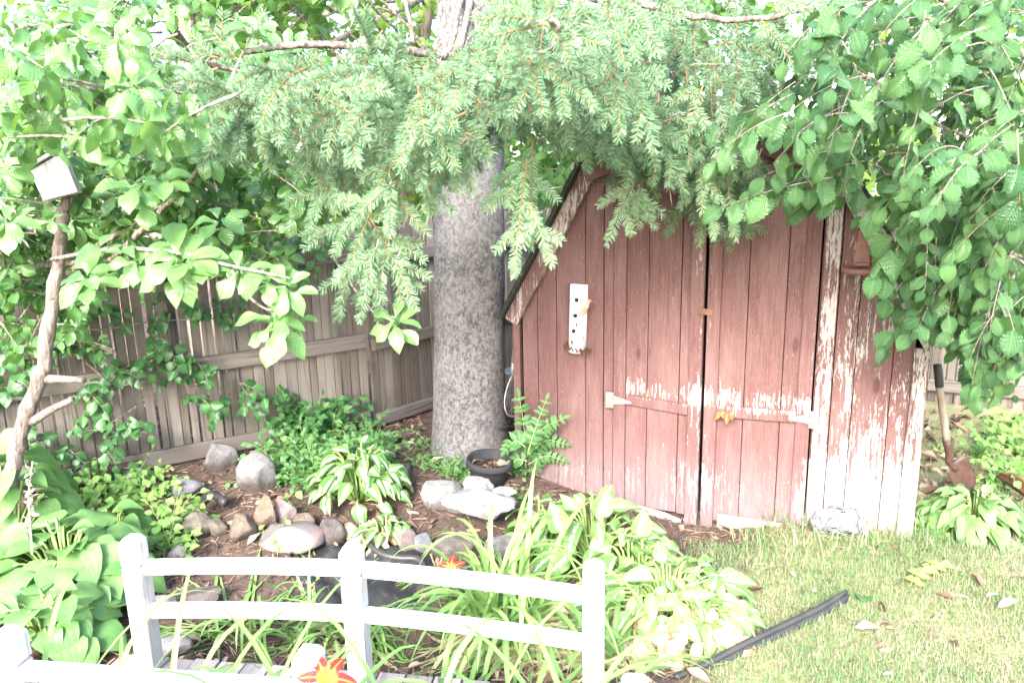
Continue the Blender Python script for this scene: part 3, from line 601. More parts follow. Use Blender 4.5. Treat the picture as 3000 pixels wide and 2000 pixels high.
for pts, r0 in (([(1632, 120), (1598, 150), (1482, 165), (1476, 200), (1500, 290), (1524, 370), (1527, 435)], .005), ([(1525, 368), (1552, 390), (1582, 420)], .003),
                ([(1892, 50), (1915, 110), (1935, 190), (1940, 235), (1905, 232), (1880, 228)], .009), ([(1915, 100), (1960, 65)], .004), ([(1925, 240), (1922, 275), (1940, 302)], .004),
                ([(1710, 330), (1760, 310), (1800, 315), (1850, 270), (1900, 200)], .004), ([(1800, 320), (1805, 260), (1850, 200)], .003), ([(1860, 240), (1890, 300), (1960, 380)], .003), ([(1880, 330), (1875, 420), (1870, 480)], .003),
                ([(1185, 0), (1200, 60), (1212, 130)], .011), ([(1050, 0), (1040, 40), (1028, 85)], .008), ([(1000, 545), (1080, 640), (1092, 760)], .004), ([(1130, 640), (1110, 700), (1100, 760)], .004)):
    P = curve([at(*p, 2.75) for p in pts], 18); tube(bmb, P, np.linspace(r0, r0*.5, 18), 6)
# main mass of hanging sprays
A1 = [(640, 130), (1000, 90), (1350, 90), (1560, -60), (2330, -60), (2340, 120), (2180, 230), (2080, 340), (1950, 330), (1700, 310), (1500, 290), (1300, 260), (1100, 300), (880, 280), (640, 220)]
for P in fill(A1, 84, 2.6, 3.4): spray(P, (U(-.5, .5), U(-.55, .1), U(-1, -.25)), U(.18, .34), U(.2, .65), U(.3, .8))
A2 = [(650, 180), (1350, 150), (1550, -40), (1950, -60), (1980, 150), (1700, 260), (1350, 360), (1050, 400), (800, 340), (660, 300)]
for P in fill(A2, 48, 2.15, 2.6): spray(P, (U(-.7, .6), U(-.7, -.1), U(-.7, .25)), U(.14, .24), U(.6, .95), U(.5, 1.))
for P in fill([(1700, 250), (2150, 150), (2250, 420), (2150, 560), (1850, 420)], 42, 2.9, 3.3): spray(P, (U(-.4, .4), U(-.4, .1), -1), U(.16, .28), U(.12, .4), .3)
for P in fill([(820, 300), (1330, 320), (1300, 420), (1150, 470), (900, 420)], 10, 2.6, 3.1): spray(P, (U(-.4, .4), U(-.4, .1), -1), U(.16, .27), U(.4, .75), .3)
for P in fill([(1230, 160), (1510, 160), (1490, 360), (1250, 380)], 16, 2.45, 3.0): spray(P, (U(-.5, .5), U(-.4, .0), -1), U(.15, .25), U(.4, .9), .3)
for b, t, y in (((1090, 610), (965, 925), 2.45), ((1095, 640), (1110, 935), 2.5), ((1085, 640), (1230, 890), 2.45), ((1110, 700), (1050, 930), 2.4), ((1130, 690), (1180, 890), 2.5),
                ((1545, 470), (1500, 800), 2.45), ((1552, 600), (1618, 772), 2.4), ((1560, 400), (1555, 720), 2.5), ((1370, 400), (1240, 560), 2.3), ((1372, 400), (1380, 560), 2.3), ((1365, 330), (1140, 450), 2.2), ((1400, 290), (1440, 350), 2.2),
                ((1860, 530), (1775, 708), 2.75), ((1870, 540), (1905, 640), 2.75), ((1880, 560), (1870, 665), 2.8), ((2080, 380), (2095, 690), 2.9), ((2120, 480), (2160, 695), 2.9), ((2050, 420), (2058, 620), 2.8), ((2100, 300), (2150, 480), 2.7), ((2060, 250), (2010, 400), 2.65), ((2230, 60), (2330, 190), 2.6), ((2280, -20), (2410, 60), 2.6),
                ((1160, 470), (1050, 640), 2.35), ((1170, 480), (1330, 610), 2.35), ((1160, 530), (1010, 660), 2.3), ((1130, 560), (1250, 680), 2.35), ((960, 480), (905, 660), 2.4), ((930, 520), (985, 620), 2.4), ((800, 350), (640, 470), 2.3), ((810, 350), (720, 480), 2.3), ((820, 360), (800, 470), 2.35), ((850, 380), (940, 470), 2.35), ((880, 380), (960, 560), 2.4),
                ((640, 170), (410, 140), 2.4), ((560, 240), (440, 310), 2.4), ((600, 230), (600, 350), 2.45), ((640, 200), (480, 250), 2.4), ((760, 130), (690, 60), 2.5), ((700, 180), (600, 70), 2.45),
                ((1560, 60), (1500, 10), 2.0), ((1590, 70), (1730, 40), 2.0), ((1580, 70), (1760, 130), 2.0), ((1580, 75), (1640, 0), 2.0), ((1570, 80), (1440, 110), 2.05), ((1560, 150), (1720, 220), 2.15), ((1620, 190), (1790, 290), 2.2), ((1600, 160), (1560, 250), 2.2), ((1640, 220), (1600, 350), 2.25), ((1500, 40), (1400, 60), 2.1)):
    sp2(b, t, y, U(.65, 1.), bare_=.1, fan=.62)
Vn = np.vstack([a for a, b in NB]); Tn = np.repeat(np.concatenate([b for a, b in NB]), 4); nmb.add(Vn, np.arange(len(Vn)).reshape(-1, 4), tint=Tn)
for P in fill([(700, 160), (1400, 120), (2200, 40), (2150, 380), (1750, 380), (1300, 380), (800, 330)], 46, 2.45, 3.2):
    m_ = shoot(P, (U(-.6, .6), U(-.3, .3), U(-1, .1)), U(.1, .26), .3, 8); m_ += rng.normal(0, .003, m_.shape); tube(bmb, m_, np.linspace(.003, .0012, 9), 5)
    for k in range(3): j = 2+int(U(0, 5)); s2 = shoot(m_[j], rv(1)+(0, 0, -.6), U(.04, .12), .2, 5); tube(bmb, s2, np.linspace(.0018, .0008, 6), 4)
print('needles', len(Vn)//4)
def local(mb, o):
    k = np.array(o.location)
    for i in range(len(mb.V)): mb.V[i] = mb.V[i]-k
    return mb
tag(local(nmb, spruce).build('needles', [NEEDLE], spruce, smooth=False)); local(smb, spruce).build('shoots', [ORANGE], spruce); local(bmb, spruce).build('limbs', [TWIG], spruce)
# ------------------------------------------------------------------ elm on the right
OV = [(0, .01), (.06, .13), (.2, .26), (.4, .315), (.6, .275), (.76, .17), (.88, .07), (1, .0)]
ELM = [leaf_tpl(OV, 16, f, dr, wv, .10, .016, rl) for f, dr, wv, rl in ((.10, .22, .0, .1), (.18, .35, .02, .0), (.03, .12, .03, .25), (.25, .5, .0, -.1), (.08, .3, .04, .4), (-.08, .4, .03, .3))]
ELML = m_leaf('elm_leaf', (.03, .10, .042), (.125, .26, .09), (.22, .33, .15), .32, .3, 11, .75, .5, bump=1.)
elm = thing('elm_tree', 'leafy elm leaning in with toothed leaves over the shed roof', 'tree', (3.25, 3.2, 0))
em = MB(); tb = MB()
def twig(mb, tm, tpls, base, d, L, sp_, size, tint, hang=.5, droop=.5, face=(-.1, -.6, .7), rr=.0022, sidef=.9, jit=.25, pet=.012):
    P = shoot(base, d, L, droop, 10); tube(tm, P, np.linspace(rr, rr*.35, 11), 5); k = max(2, int(L/sp_)); sg = 1; it = []
    for i in range(k+1):
        t = (i+.5)/(k+.5) if i < k else 1.; f_ = t*10; j = min(int(f_), 9); p = P[j]+(P[j+1]-P[j])*(f_-j); tg = norm(P[j+1]-P[j]); sg = -sg
        side = norm(np.cross(tg, np.array([0, -.5, 1.])))*sg; dd = norm(tg*.75+side*sidef*(i < k)+np.array([0, -.1, -hang])+rv(jit)); nrm = np.array(face)+rv(.35)
        it.append((p+dd*pet, dd, nrm, size*U(.68, 1.12)*(.8+.2*(i < k)), np.clip(tint+rng.normal(0, .16), 0, 1))); tube(tm, [p, p+dd*pet*1.6], .001, 3, cap=False)
    inst(mb, tpls, it)
E1 = [(2260, 300), (2330, 180), (2420, 20), (2600, -60), (3100, -60), (3100, 680), (2900, 600), (2720, 500), (2560, 420), (2400, 370)]
for P in fill(E1, 215, 2.4, 3.4): twig(em, tb, ELM, P, (U(-1, .3), U(-.6, .4), U(-.6, .4)), U(.16, .32), .038, .082*U(.75, 1.2), U(.05, .8), face=(U(-.5, .4), U(-.6, .2), .9), hang=U(.1, .6), jit=.4)
for P in fill(E1, 34, 2.05, 2.45): twig(em, tb, ELM, P, (U(-1, .1), U(-.4, .2), U(-.5, .1)), U(.16, .28), .04, .084*U(.8, 1.2), U(.3, .85), face=(U(-.5, .4), -.35, .9), hang=.4, jit=.4)
E2 = [(2600, 540), (2700, 540), (3060, 560), (3060, 1000), (2900, 920), (2790, 820), (2690, 700)]
for P in fill(E2, 66, 2.5, 3.1): twig(em, tb, ELM, P, (U(-.7, .2), U(-.4, .2), U(-.9, -.2)), U(.18, .3), .042, .084*U(.8, 1.2), U(.1, .65), jit=.4)
for P in fill([(2780, 700), (3060, 700), (3060, 1020), (2940, 1040), (2860, 1000)], 30, 2.6, 3.3): twig(em, tb, ELM, P, (U(-.5, .4), U(-.3, .2), -1), U(.16, .28), .046, .09, U(.75, 1.), jit=.4)
def tw2(b, t, y, tint=.5, size=.115, **kw): B = at(*b, y); T_ = at(*t, y); d = T_-B; L = np.linalg.norm(d); twig(em, tb, ELM, B, d+np.array([0, 0, .06*L]), L, .048, size, tint, droop=.12, hang=.8, **kw)
for b, t, y in (((2540, 470), (2170, 560), 2.55), ((2440, 520), (2120, 580), 2.5), ((2500, 420), (2240, 500), 2.5), ((2300, 300), (2060, 360), 2.7), ((2320, 340), (2120, 400), 2.7), ((2520, 480), (2370, 600), 2.6), ((2480, 500), (2330, 560), 2.55), ((2700, 560), (2560, 790), 2.6), ((2740, 760), (2600, 860), 2.75), ((2700, 850), (2600, 1000), 2.8), ((2800, 800), (2770, 960), 2.6), ((2900, 900), (2870, 1150), 2.6), ((2950, 900), (2990, 1030), 2.4), ((2860, 1000), (2850, 1140), 2.7), ((2330, 240), (2210, 330), 2.6), ((2380, 330), (2200, 420), 2.6), ((2640, 700), (2600, 800), 2.6), ((2720, 500), (2530, 620), 2.7), ((2700, 470), (2480, 560), 2.7), ((2740, 600), (2590, 740), 2.75), ((2980, 380), (2990, 640), 2.1)):
    tw2(b, t, y, U(.3, .6))
for pts, r0, r1 in (([(3300, 900, 3.3), (3200, 380, 3.2), (2900, 340, 3.0), (2640, 280, 2.8), (2480, 190, 2.7), (2380, 160, 2.6)], .02, .004), ([(3250, 200, 3.2), (2980, 420, 2.9), (2740, 360, 2.7), (2560, 250, 2.6)], .012, .003),
                    ([(3200, 300, 3.3), (2700, -40, 3.0), (2560, -80, 2.9)], .015, .006), ([(2520, -60, 3.1), (2560, 90, 3.1), (2610, 160, 3.1), (2600, 180, 3.1)], .012, .006), ([(3200, 700, 3.2), (2900, 620, 3.0), (2700, 560, 2.8), (2540, 470, 2.6)], .012, .003), ([(3200, 900, 3.2), (2980, 760, 2.9), (2800, 700, 2.8)], .01, .003), ([(2380, -40, 3.2), (2480, 100, 3.2), (2520, 160, 3.2)], .009, .005)):
    limb(tb, pts, r0, r1)
q = MB(); trunk(q, [((0, 0, -.2), .11), ((.0, 0, .5), .09), ((.03, .02, 1.2), .08), ((.02, .03, 2.2), .07), ((-.05, 0, 3.4), .05), ((-.1, 0, 4.4), .03)], 14); q.build('trunk', [RBARK], elm)
local(em, elm).build('crown', [ELML], elm); local(tb, elm).build('limbs', [TWIGD], elm)
# ------------------------------------------------------------------ broadleaf shrub on the left
OB = [(0, .015), (.12, .06), (.3, .15), (.5, .24), (.68, .275), (.83, .22), (.93, .11), (1, .02)]
MAG = [leaf_tpl(OB, 9, f, dr, wv, .02, 0, rl) for f, dr, wv, rl in ((.16, .3, .03, 0), (.08, .5, .06, .2), (.25, .15, .03, 0), (.05, .35, .07, .4), (.2, .7, .04, 0))]
SHL = m_leaf('glossy_shrub_leaf', (.06, .165, .045), (.155, .30, .095), (.26, .38, .15), .27, .32, 7, .5, .2, bump=.4, spec=.6)
shrub = thing('broadleaf_shrub', 'tall glossy leaved shrub arching over the stockade fence', 'shrub', gnd(-150, 1400))
sm_ = MB(); st_ = MB()
def whorl(mb, P, ax, nL, ln, tint, spread=1.0):
    ax = norm(ax); a = norm(np.cross(ax, (0.3, .2, 1))); b = np.cross(ax, a); it = []; ph = U(0, 6.28)
    for i in range(nL):
        t = ph+i*2.4; r_ = spread*U(.75, 1.3); d = norm(ax*U(.15, .7)+(a*math.cos(t)+b*math.sin(t))*r_+np.array([0, 0, -.25])); nr = ax*1.2+np.array([0, -.4, .8])+rv(.25)
        it.append((P+d*.008-ax*.012*(i*.5), d, nr, ln*U(.7, 1.12), np.clip(tint+rng.normal(0, .13), 0, 1)))
    inst(mb, MAG, it)
def proj(P): d = np.asarray(P)-Cv; k = d@Fv; return 1500+FPX*(d@Rv)/k, 1000-FPX*(d@Uv)/k
def branchlet(P, tint, ln, L=.22, nw=2, up=.5):
    a_, b_ = proj(P)
    if 505 < a_ < 655 and 50 < b_ < 380 and rng.random() < .85: return
    if P[1] < 3.2 and 0 < a_ < 330 and 370 < b_ < 1100: return
    d = norm((U(-.7, .7), U(-.8, .1), U(-.3, up))); S = shoot(P-d*L, d, L, .25, 8); tube(st_, S, np.linspace(.005, .0022, 9), 5)
    whorl(sm_, S[-1], norm(S[-1]-S[-3])+np.array([0, 0, .35]), int(U(6, 9)), ln, tint)
    for i in range(nw):
        j = 3+i*2; whorl(sm_, S[j], norm(S[j+1]-S[j])+rv(.3), 3, ln*.85, tint-.1, 1.3)
S1 = [(-60, -60), (560, -60), (840, 40), (860, 260), (700, 420), (560, 560), (300, 540), (-60, 640)]
for P in fill(S1, 60, 2.5, 3.3): branchlet(P, U(.25, .8), .094)
for P in fill([(-60, -60), (520, -60), (760, 60), (640, 330), (300, 480), (-60, 560)], 28, 1.95, 2.4): branchlet(P, U(.5, 1.), .086)
S2 = [(-60, 300), (500, 300), (860, 420), (960, 560), (930, 700), (760, 760), (480, 760), (150, 760), (-60, 900)]
for P in fill(S2, 190, 3.1, 3.85): branchlet(P, U(.15, .75), .095)
S4 = [(-60, 560), (330, 650), (250, 950), (-60, 1250)]
for P in fill(S4, 26, 3.2, 3.7): branchlet(P, U(.0, .35), .085)
S3 = [(-60, 500), (300, 560), (250, 700), (120, 900), (-60, 1000)]
for P in fill(S3, 22, 2.6, 3.2): branchlet(P, U(.35, .65), .10)
def sightw(px, py, y, nL, ln, tint, ax=(0, -.5, .7)): whorl(sm_, at(px, py, y), ax, nL, ln, tint)
nb = curve([at(*p) for p in ((150, 760, 2.9), (330, 730, 2.5), (520, 740, 2.3), (660, 775, 2.25), (780, 800, 2.2), (850, 815, 2.2))], 26); tube(st_, nb, np.linspace(.008, .003, 26), 6)
tube(st_, curve([at(*p) for p in ((680, 790, 2.25), (720, 860, 2.25), (780, 905, 2.22), (830, 910, 2.2))], 14), np.linspace(.005, .003, 14), 6)
tube(st_, curve([at(*p) for p in ((980, 760, 3.0), (1080, 900, 2.7), (1140, 925, 2.5), (1158, 930, 2.45))], 14), np.linspace(.005, .003, 14), 6)
for a in ((250, 805, 2.3, 10, .12, .8), (520, 752, 2.25, 12, .125, .95), (560, 760, 2.25, 7, .12, .95), (400, 760, 2.35, 7, .10, .7), (700, 790, 2.25, 6, .09, .8), (780, 810, 2.2, 8, .085, .9), (840, 830, 2.2, 8, .085, 1.), (800, 930, 2.2, 12, .10, .97), (1158, 935, 2.45, 9, .105, .9), (860, 930, 2.25, 5, .08, .8), (290, 730, 2.4, 7, .08, .7), (10, 640, 2.2, 8, .09, .85), (150, 640, 2.8, 5, .08, .8), (400, 540, 2.2, 10, .105, 1.), (460, 520, 2.25, 7, .10, .95), (640, 640, 2.6, 8, .1, .7)): sightw(*a)
for pts, r0, r1 in (([(-150, 1420, 3.5), (-120, 1000, 3.5), (60, 800, 3.45), (330, 760, 3.3), (500, 720, 3.1)], .022, .008), ([(200, 800, 3.4), (340, 690, 3.3), (480, 680, 3.3), (640, 720, 3.3)], .016, .006), ([(-120, 1000, 3.5), (-20, 760, 3.4), (-10, 560, 3.3), (110, 250, 3.2)], .016, .007), ([(-10, 560, 3.3), (150, 450, 3.4), (300, 250, 3.2), (520, 100, 3.0)], .012, .005), ([(330, 760, 3.2), (520, 560, 3.1), (700, 330, 3.0), (820, 120, 3.0)], .014, .004), ([(20, 60, 2.6), (80, 170, 2.6), (100, 290, 2.6), (140, 370, 2.6), (235, 400, 2.6)], .008, .004), ([(-60, 296, 3.2), (60, 294, 3.2), (150, 290, 3.2)], .012, .008), ([(150, 290, 3.4), (60, 400, 3.4), (20, 520, 3.4)], .016, .012), ([(0, 590, 2.6), (70, 640, 2.6), (110, 690, 2.6)], .006, .004), ([(170, 320, 3.2), (210, 400, 3.2), (250, 430, 3.2)], .012, .008)):
    limb(st_, pts, r0, r1)
local(sm_, shrub).build('leaves', [SHL], shrub); local(st_, shrub).build('branches', [TWIGD], shrub)
# ------------------------------------------------------------------ trees beyond the fence
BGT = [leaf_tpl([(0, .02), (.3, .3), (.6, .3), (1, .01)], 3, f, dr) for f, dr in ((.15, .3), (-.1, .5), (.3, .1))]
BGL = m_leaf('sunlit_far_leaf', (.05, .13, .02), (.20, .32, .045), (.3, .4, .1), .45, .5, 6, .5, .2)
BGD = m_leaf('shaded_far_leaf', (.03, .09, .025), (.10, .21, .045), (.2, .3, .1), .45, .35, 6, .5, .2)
def bgtree(name, lab, loc, groups, mt, tr, bark=RBARK, tk=14, grp='trees beyond the fence'):
    t = thing(name, lab, 'tree', loc, 0, grp); q = MB(); trunk(q, [(np.array(p)-np.array(loc), r) for p, r in tr], tk, .035); L = np.array(loc)
    tops = [np.array(p) for p, r in tr]
    c = MB(); lim = MB()
    for poly, N, y0, y1, sz, t0, t1 in groups:
        cl = fill(poly, max(4, N//26), y0, y1); it = []
        for C_ in cl:
            tc = U(t0, t1); ax = norm((U(-.7, .7), U(-1, .2), U(-.7, .3))); S = C_-ax*.3
            tube(lim, curve([S-ax*.35+np.array([0, .2, -.25]), S, C_+ax*.2], 8)-L, np.linspace(.012, .003, 8), 4)
            for k in range(26):
                d = norm(ax+rv(.8)+np.array([0, 0, -.4])); it.append((C_+ax*U(-.4, .35)+rv(.13), d, np.array([0, -.5, .8])+rv(.5), sz*U(.6, 1.2), np.clip(tc+rng.normal(0, .15), 0, 1)))
        inst(c, BGT, it)
        a = tops[len(tops)//2]
        for C_ in cl[:7]: tube(lim, curve([a, (a+C_)/2+rv(.15), C_], 10)-L, np.linspace(.04, .012, 10), 5)
    q.build('trunk', [bark], t); local(c, t).build('crown', [mt], t); lim.build('limbs', [TWIGD], t)
    return t
P = at(590, 420, 5.4); P0 = np.array([P[0]-.02, P[1], .0]); R_ = lambda px, py: at(px, py, 5.4)
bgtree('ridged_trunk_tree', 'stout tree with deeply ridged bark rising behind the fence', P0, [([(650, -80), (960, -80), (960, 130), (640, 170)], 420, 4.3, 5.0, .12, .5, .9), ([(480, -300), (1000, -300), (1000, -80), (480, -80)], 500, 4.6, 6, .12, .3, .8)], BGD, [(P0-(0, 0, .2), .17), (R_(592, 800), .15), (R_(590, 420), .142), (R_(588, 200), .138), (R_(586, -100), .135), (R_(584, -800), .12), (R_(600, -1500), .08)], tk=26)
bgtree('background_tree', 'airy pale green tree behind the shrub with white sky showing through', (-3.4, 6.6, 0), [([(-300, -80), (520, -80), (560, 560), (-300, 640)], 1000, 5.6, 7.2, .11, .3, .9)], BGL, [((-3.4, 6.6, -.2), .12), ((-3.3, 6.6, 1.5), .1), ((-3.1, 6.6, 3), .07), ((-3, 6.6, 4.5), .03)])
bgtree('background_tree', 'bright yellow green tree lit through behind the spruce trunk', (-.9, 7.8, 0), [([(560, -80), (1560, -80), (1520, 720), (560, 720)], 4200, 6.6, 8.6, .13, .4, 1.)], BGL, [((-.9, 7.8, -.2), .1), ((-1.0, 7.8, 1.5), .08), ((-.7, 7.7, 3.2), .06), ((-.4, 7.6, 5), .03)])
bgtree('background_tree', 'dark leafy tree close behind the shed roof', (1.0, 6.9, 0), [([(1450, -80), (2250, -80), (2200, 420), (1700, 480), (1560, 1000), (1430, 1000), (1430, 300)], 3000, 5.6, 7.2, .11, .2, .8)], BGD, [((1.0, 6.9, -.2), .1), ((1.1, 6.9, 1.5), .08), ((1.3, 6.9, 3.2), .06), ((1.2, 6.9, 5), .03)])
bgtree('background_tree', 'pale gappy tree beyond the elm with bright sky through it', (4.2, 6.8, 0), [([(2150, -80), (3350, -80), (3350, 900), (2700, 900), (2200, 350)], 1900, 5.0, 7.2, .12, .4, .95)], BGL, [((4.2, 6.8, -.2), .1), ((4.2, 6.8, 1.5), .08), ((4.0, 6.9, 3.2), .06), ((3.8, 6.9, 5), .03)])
hd = thing('hedge', 'low dense hedge filling the gap under the trees beyond the fence', 'hedge', (0, 8.8, 0)); c = MB(); it = []
for k in range(5200):
    x = U(-8, 10); it.append(((x, 8.8+U(-.5, .5)+.3*math.sin(x), U(0, 1.9+.25*math.sin(x*2.1))), rv(1)+(0, -.5, -.3), np.array([0, -.6, .7])+rv(.5), U(.12, .24), U(.2, .9)))
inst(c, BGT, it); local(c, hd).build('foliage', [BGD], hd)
# ------------------------------------------------------------------ stones
import bmesh
def ico(k):
    b = bmesh.new(); bmesh.ops.create_icosphere(b, subdivisions=k, radius=1); V = np.array([v.co[:] for v in b.verts]); F = np.array([[v.index for v in f.verts] for f in b.faces]); b.free(); return V, F
IV, IF = ico(4)
def m_rock(name, a, b, spk, sc=14.):
    n = NT(name); o = n.obj(); f = n.noise(o, sc, 6, .7); f2 = n.noise(o, 130, 3, .8)
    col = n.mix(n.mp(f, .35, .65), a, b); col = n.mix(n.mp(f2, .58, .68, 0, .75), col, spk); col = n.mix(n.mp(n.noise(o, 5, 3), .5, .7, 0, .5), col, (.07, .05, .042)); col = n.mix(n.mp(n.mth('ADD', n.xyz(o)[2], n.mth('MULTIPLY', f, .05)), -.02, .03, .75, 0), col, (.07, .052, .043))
    return n.end(col, .88, n.bump(n.mth('ADD', f, n.mth('MULTIPLY', f2, .5)), .9, .018), spec=.2)
RK = dict(grey=m_rock('grey_granite', (0.138, 0.131, 0.128), (0.250, 0.237, 0.231), (0.075, 0.075, 0.075)), blue=m_rock('blue_grey_stone', (0.106, 0.109, 0.118), (0.187, 0.187, 0.200), (0.250, 0.250, 0.250)),
          tan=m_rock('tan_stone', (0.125, 0.094, 0.070), (0.210, 0.170, 0.135), (0.100, 0.070, 0.050)), orange=m_rock('orange_sandstone', (0.162, 0.099, 0.068), (0.215, 0.162, 0.125), (0.135, 0.076, 0.045)),
          pink=m_rock('pink_granite', (0.171, 0.122, 0.112), (0.243, 0.197, 0.189), (0.135, 0.090, 0.085)), olive=m_rock('olive_stone', (0.100, 0.090, 0.069), (0.174, 0.156, 0.125), (0.218, 0.206, 0.174)),
          pale=m_rock('pale_concrete', (0.260, 0.250, 0.239), (0.370, 0.360, 0.350), (0.190, 0.185, 0.180), 30.), brown=m_rock('brown_grey_stone', (0.075, 0.062, 0.058), (0.145, 0.125, 0.117), (0.060, 0.050, 0.045)))
def rock(px, py, wp, hp, mt, lab, cut=7, flat=.62, dep=.8, dz=0., seed=0, nm='rock', rough=.03):
    r = np.random.default_rng(seed*31+int(px)); P = gnd(px, py+hp*.42); s = P[1]/FPX*1.03; w_, h = wp*s*.58, hp*s*.63; V = IV.copy()
    for _ in range(cut):
        q = norm(r.normal(0, 1, 3)); c = r.uniform(.58, .86); d = V@q-c; V = V-np.where(d > 0, d, 0)[:, None]*q
    ph = r.uniform(0, 6, 9)
    V *= 1+rough*(np.sin(V[:, 0:1]*5+ph[0])*np.sin(V[:, 1:2]*6+ph[1])+.6*np.sin(V[:, 2:3]*11+ph[2]+V[:, 0:1]*7)+.35*np.sin(V[:, 1:2]*19+ph[3]+V[:, 2:3]*15))
    V /= np.abs(V).max(0); a = r.uniform(-.35, .35); c_, s_ = math.cos(a), math.sin(a); V = V*(w_, w_*dep, h); V = np.stack([V[:, 0]*c_-V[:, 1]*s_, V[:, 0]*s_+V[:, 1]*c_, V[:, 2]], 1)
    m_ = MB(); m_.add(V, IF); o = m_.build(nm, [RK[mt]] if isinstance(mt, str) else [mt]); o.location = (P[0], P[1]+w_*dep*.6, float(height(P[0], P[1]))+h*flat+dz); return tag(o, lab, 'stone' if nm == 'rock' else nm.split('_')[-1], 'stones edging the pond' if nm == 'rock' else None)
for a in ((640, 1340, 92, 95, 'grey', 'upright pale grey stone leaning against the foot of the long fence'), (750, 1395, 110, 120, 'grey', 'large grey stone on the bare slope below the fence foot'), (540, 1440, 95, 66, 'blue', 'rounded blue grey stone at the edge of the shrub seedlings'),
          (572, 1545, 84, 76, 'olive', 'leftmost olive brown stone of the ring round the pond'), (634, 1545, 66, 56, 'olive', 'small dark olive stone between two bigger pond ring stones'), (702, 1552, 86, 80, 'tan', 'squarish tan grey stone in the pond ring'),
          (778, 1508, 72, 110, 'orange', 'tall orange sandstone block behind the pond liner'), (832, 1506, 66, 84, 'pink', 'pale pink block beside the tall orange block'), (890, 1532, 66, 50, 'tan', 'small pinkish tan block beside the variegated hosta leaves'),
          (960, 1568, 100, 80, 'brown', 'smooth round brown grey boulder sitting on the black liner'), (1187, 1592, 70, 76, 'pink', 'rounded pink stone next to a blue grey cobble'), (1238, 1595, 60, 62, 'blue', 'blue grey cobble next to the rounded pink stone'),
          (1295, 1450, 116, 98, 'pale', 'rough pale boulder in front of the black flower pot'), (1400, 1456, 100, 84, 'olive', 'rounded tan boulder right against the black flower pot'), (1165, 1388, 84, 46, 'brown', 'flat brown stone behind the left variegated hosta'),
          (520, 1625, 60, 48, 'grey', 'little grey stone half hidden by the railing post'), (860, 1275, 70, 56, 'pale', 'pale broken stone peeping out of the creeper'), (735, 1262, 60, 40, 'pale', 'low pale fragment at the fence end of the creeper')):
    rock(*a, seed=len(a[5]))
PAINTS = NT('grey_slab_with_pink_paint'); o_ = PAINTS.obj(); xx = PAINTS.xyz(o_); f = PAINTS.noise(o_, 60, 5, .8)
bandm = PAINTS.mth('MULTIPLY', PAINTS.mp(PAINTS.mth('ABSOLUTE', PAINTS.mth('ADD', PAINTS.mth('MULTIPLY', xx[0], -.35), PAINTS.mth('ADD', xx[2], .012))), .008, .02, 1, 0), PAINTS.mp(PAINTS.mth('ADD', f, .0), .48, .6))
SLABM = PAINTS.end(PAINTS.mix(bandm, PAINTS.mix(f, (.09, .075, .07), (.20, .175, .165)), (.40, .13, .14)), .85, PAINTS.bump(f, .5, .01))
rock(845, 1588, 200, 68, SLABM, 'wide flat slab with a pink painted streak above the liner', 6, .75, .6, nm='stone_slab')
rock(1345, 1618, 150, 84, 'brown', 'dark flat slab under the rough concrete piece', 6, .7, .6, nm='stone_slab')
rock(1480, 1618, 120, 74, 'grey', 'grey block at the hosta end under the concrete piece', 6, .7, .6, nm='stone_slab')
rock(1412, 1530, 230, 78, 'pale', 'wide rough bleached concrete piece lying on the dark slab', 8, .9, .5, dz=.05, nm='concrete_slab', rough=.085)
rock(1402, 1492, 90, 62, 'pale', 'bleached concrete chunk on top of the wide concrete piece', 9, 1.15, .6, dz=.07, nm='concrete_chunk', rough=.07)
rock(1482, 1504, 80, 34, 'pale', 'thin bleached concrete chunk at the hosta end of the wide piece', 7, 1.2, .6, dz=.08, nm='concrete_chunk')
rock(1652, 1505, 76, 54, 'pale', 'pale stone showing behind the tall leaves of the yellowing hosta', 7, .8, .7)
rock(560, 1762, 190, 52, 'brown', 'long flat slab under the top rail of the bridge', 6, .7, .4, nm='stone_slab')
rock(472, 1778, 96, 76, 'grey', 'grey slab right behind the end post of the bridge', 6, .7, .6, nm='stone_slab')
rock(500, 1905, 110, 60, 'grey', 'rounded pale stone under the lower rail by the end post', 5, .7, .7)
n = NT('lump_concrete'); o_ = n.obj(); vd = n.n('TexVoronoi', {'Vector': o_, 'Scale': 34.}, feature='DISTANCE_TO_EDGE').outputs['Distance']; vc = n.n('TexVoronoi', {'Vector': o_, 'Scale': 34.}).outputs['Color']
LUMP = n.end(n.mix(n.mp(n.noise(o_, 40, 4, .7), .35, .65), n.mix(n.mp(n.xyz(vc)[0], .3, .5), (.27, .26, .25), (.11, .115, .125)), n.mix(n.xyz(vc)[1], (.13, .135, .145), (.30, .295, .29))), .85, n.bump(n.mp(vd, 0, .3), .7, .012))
rock(2475, 1538, 165, 90, LUMP, 'grey lump of stony concrete at the foot of the shed wall', 5, .55, .55, nm='concrete_lump', rough=.06)
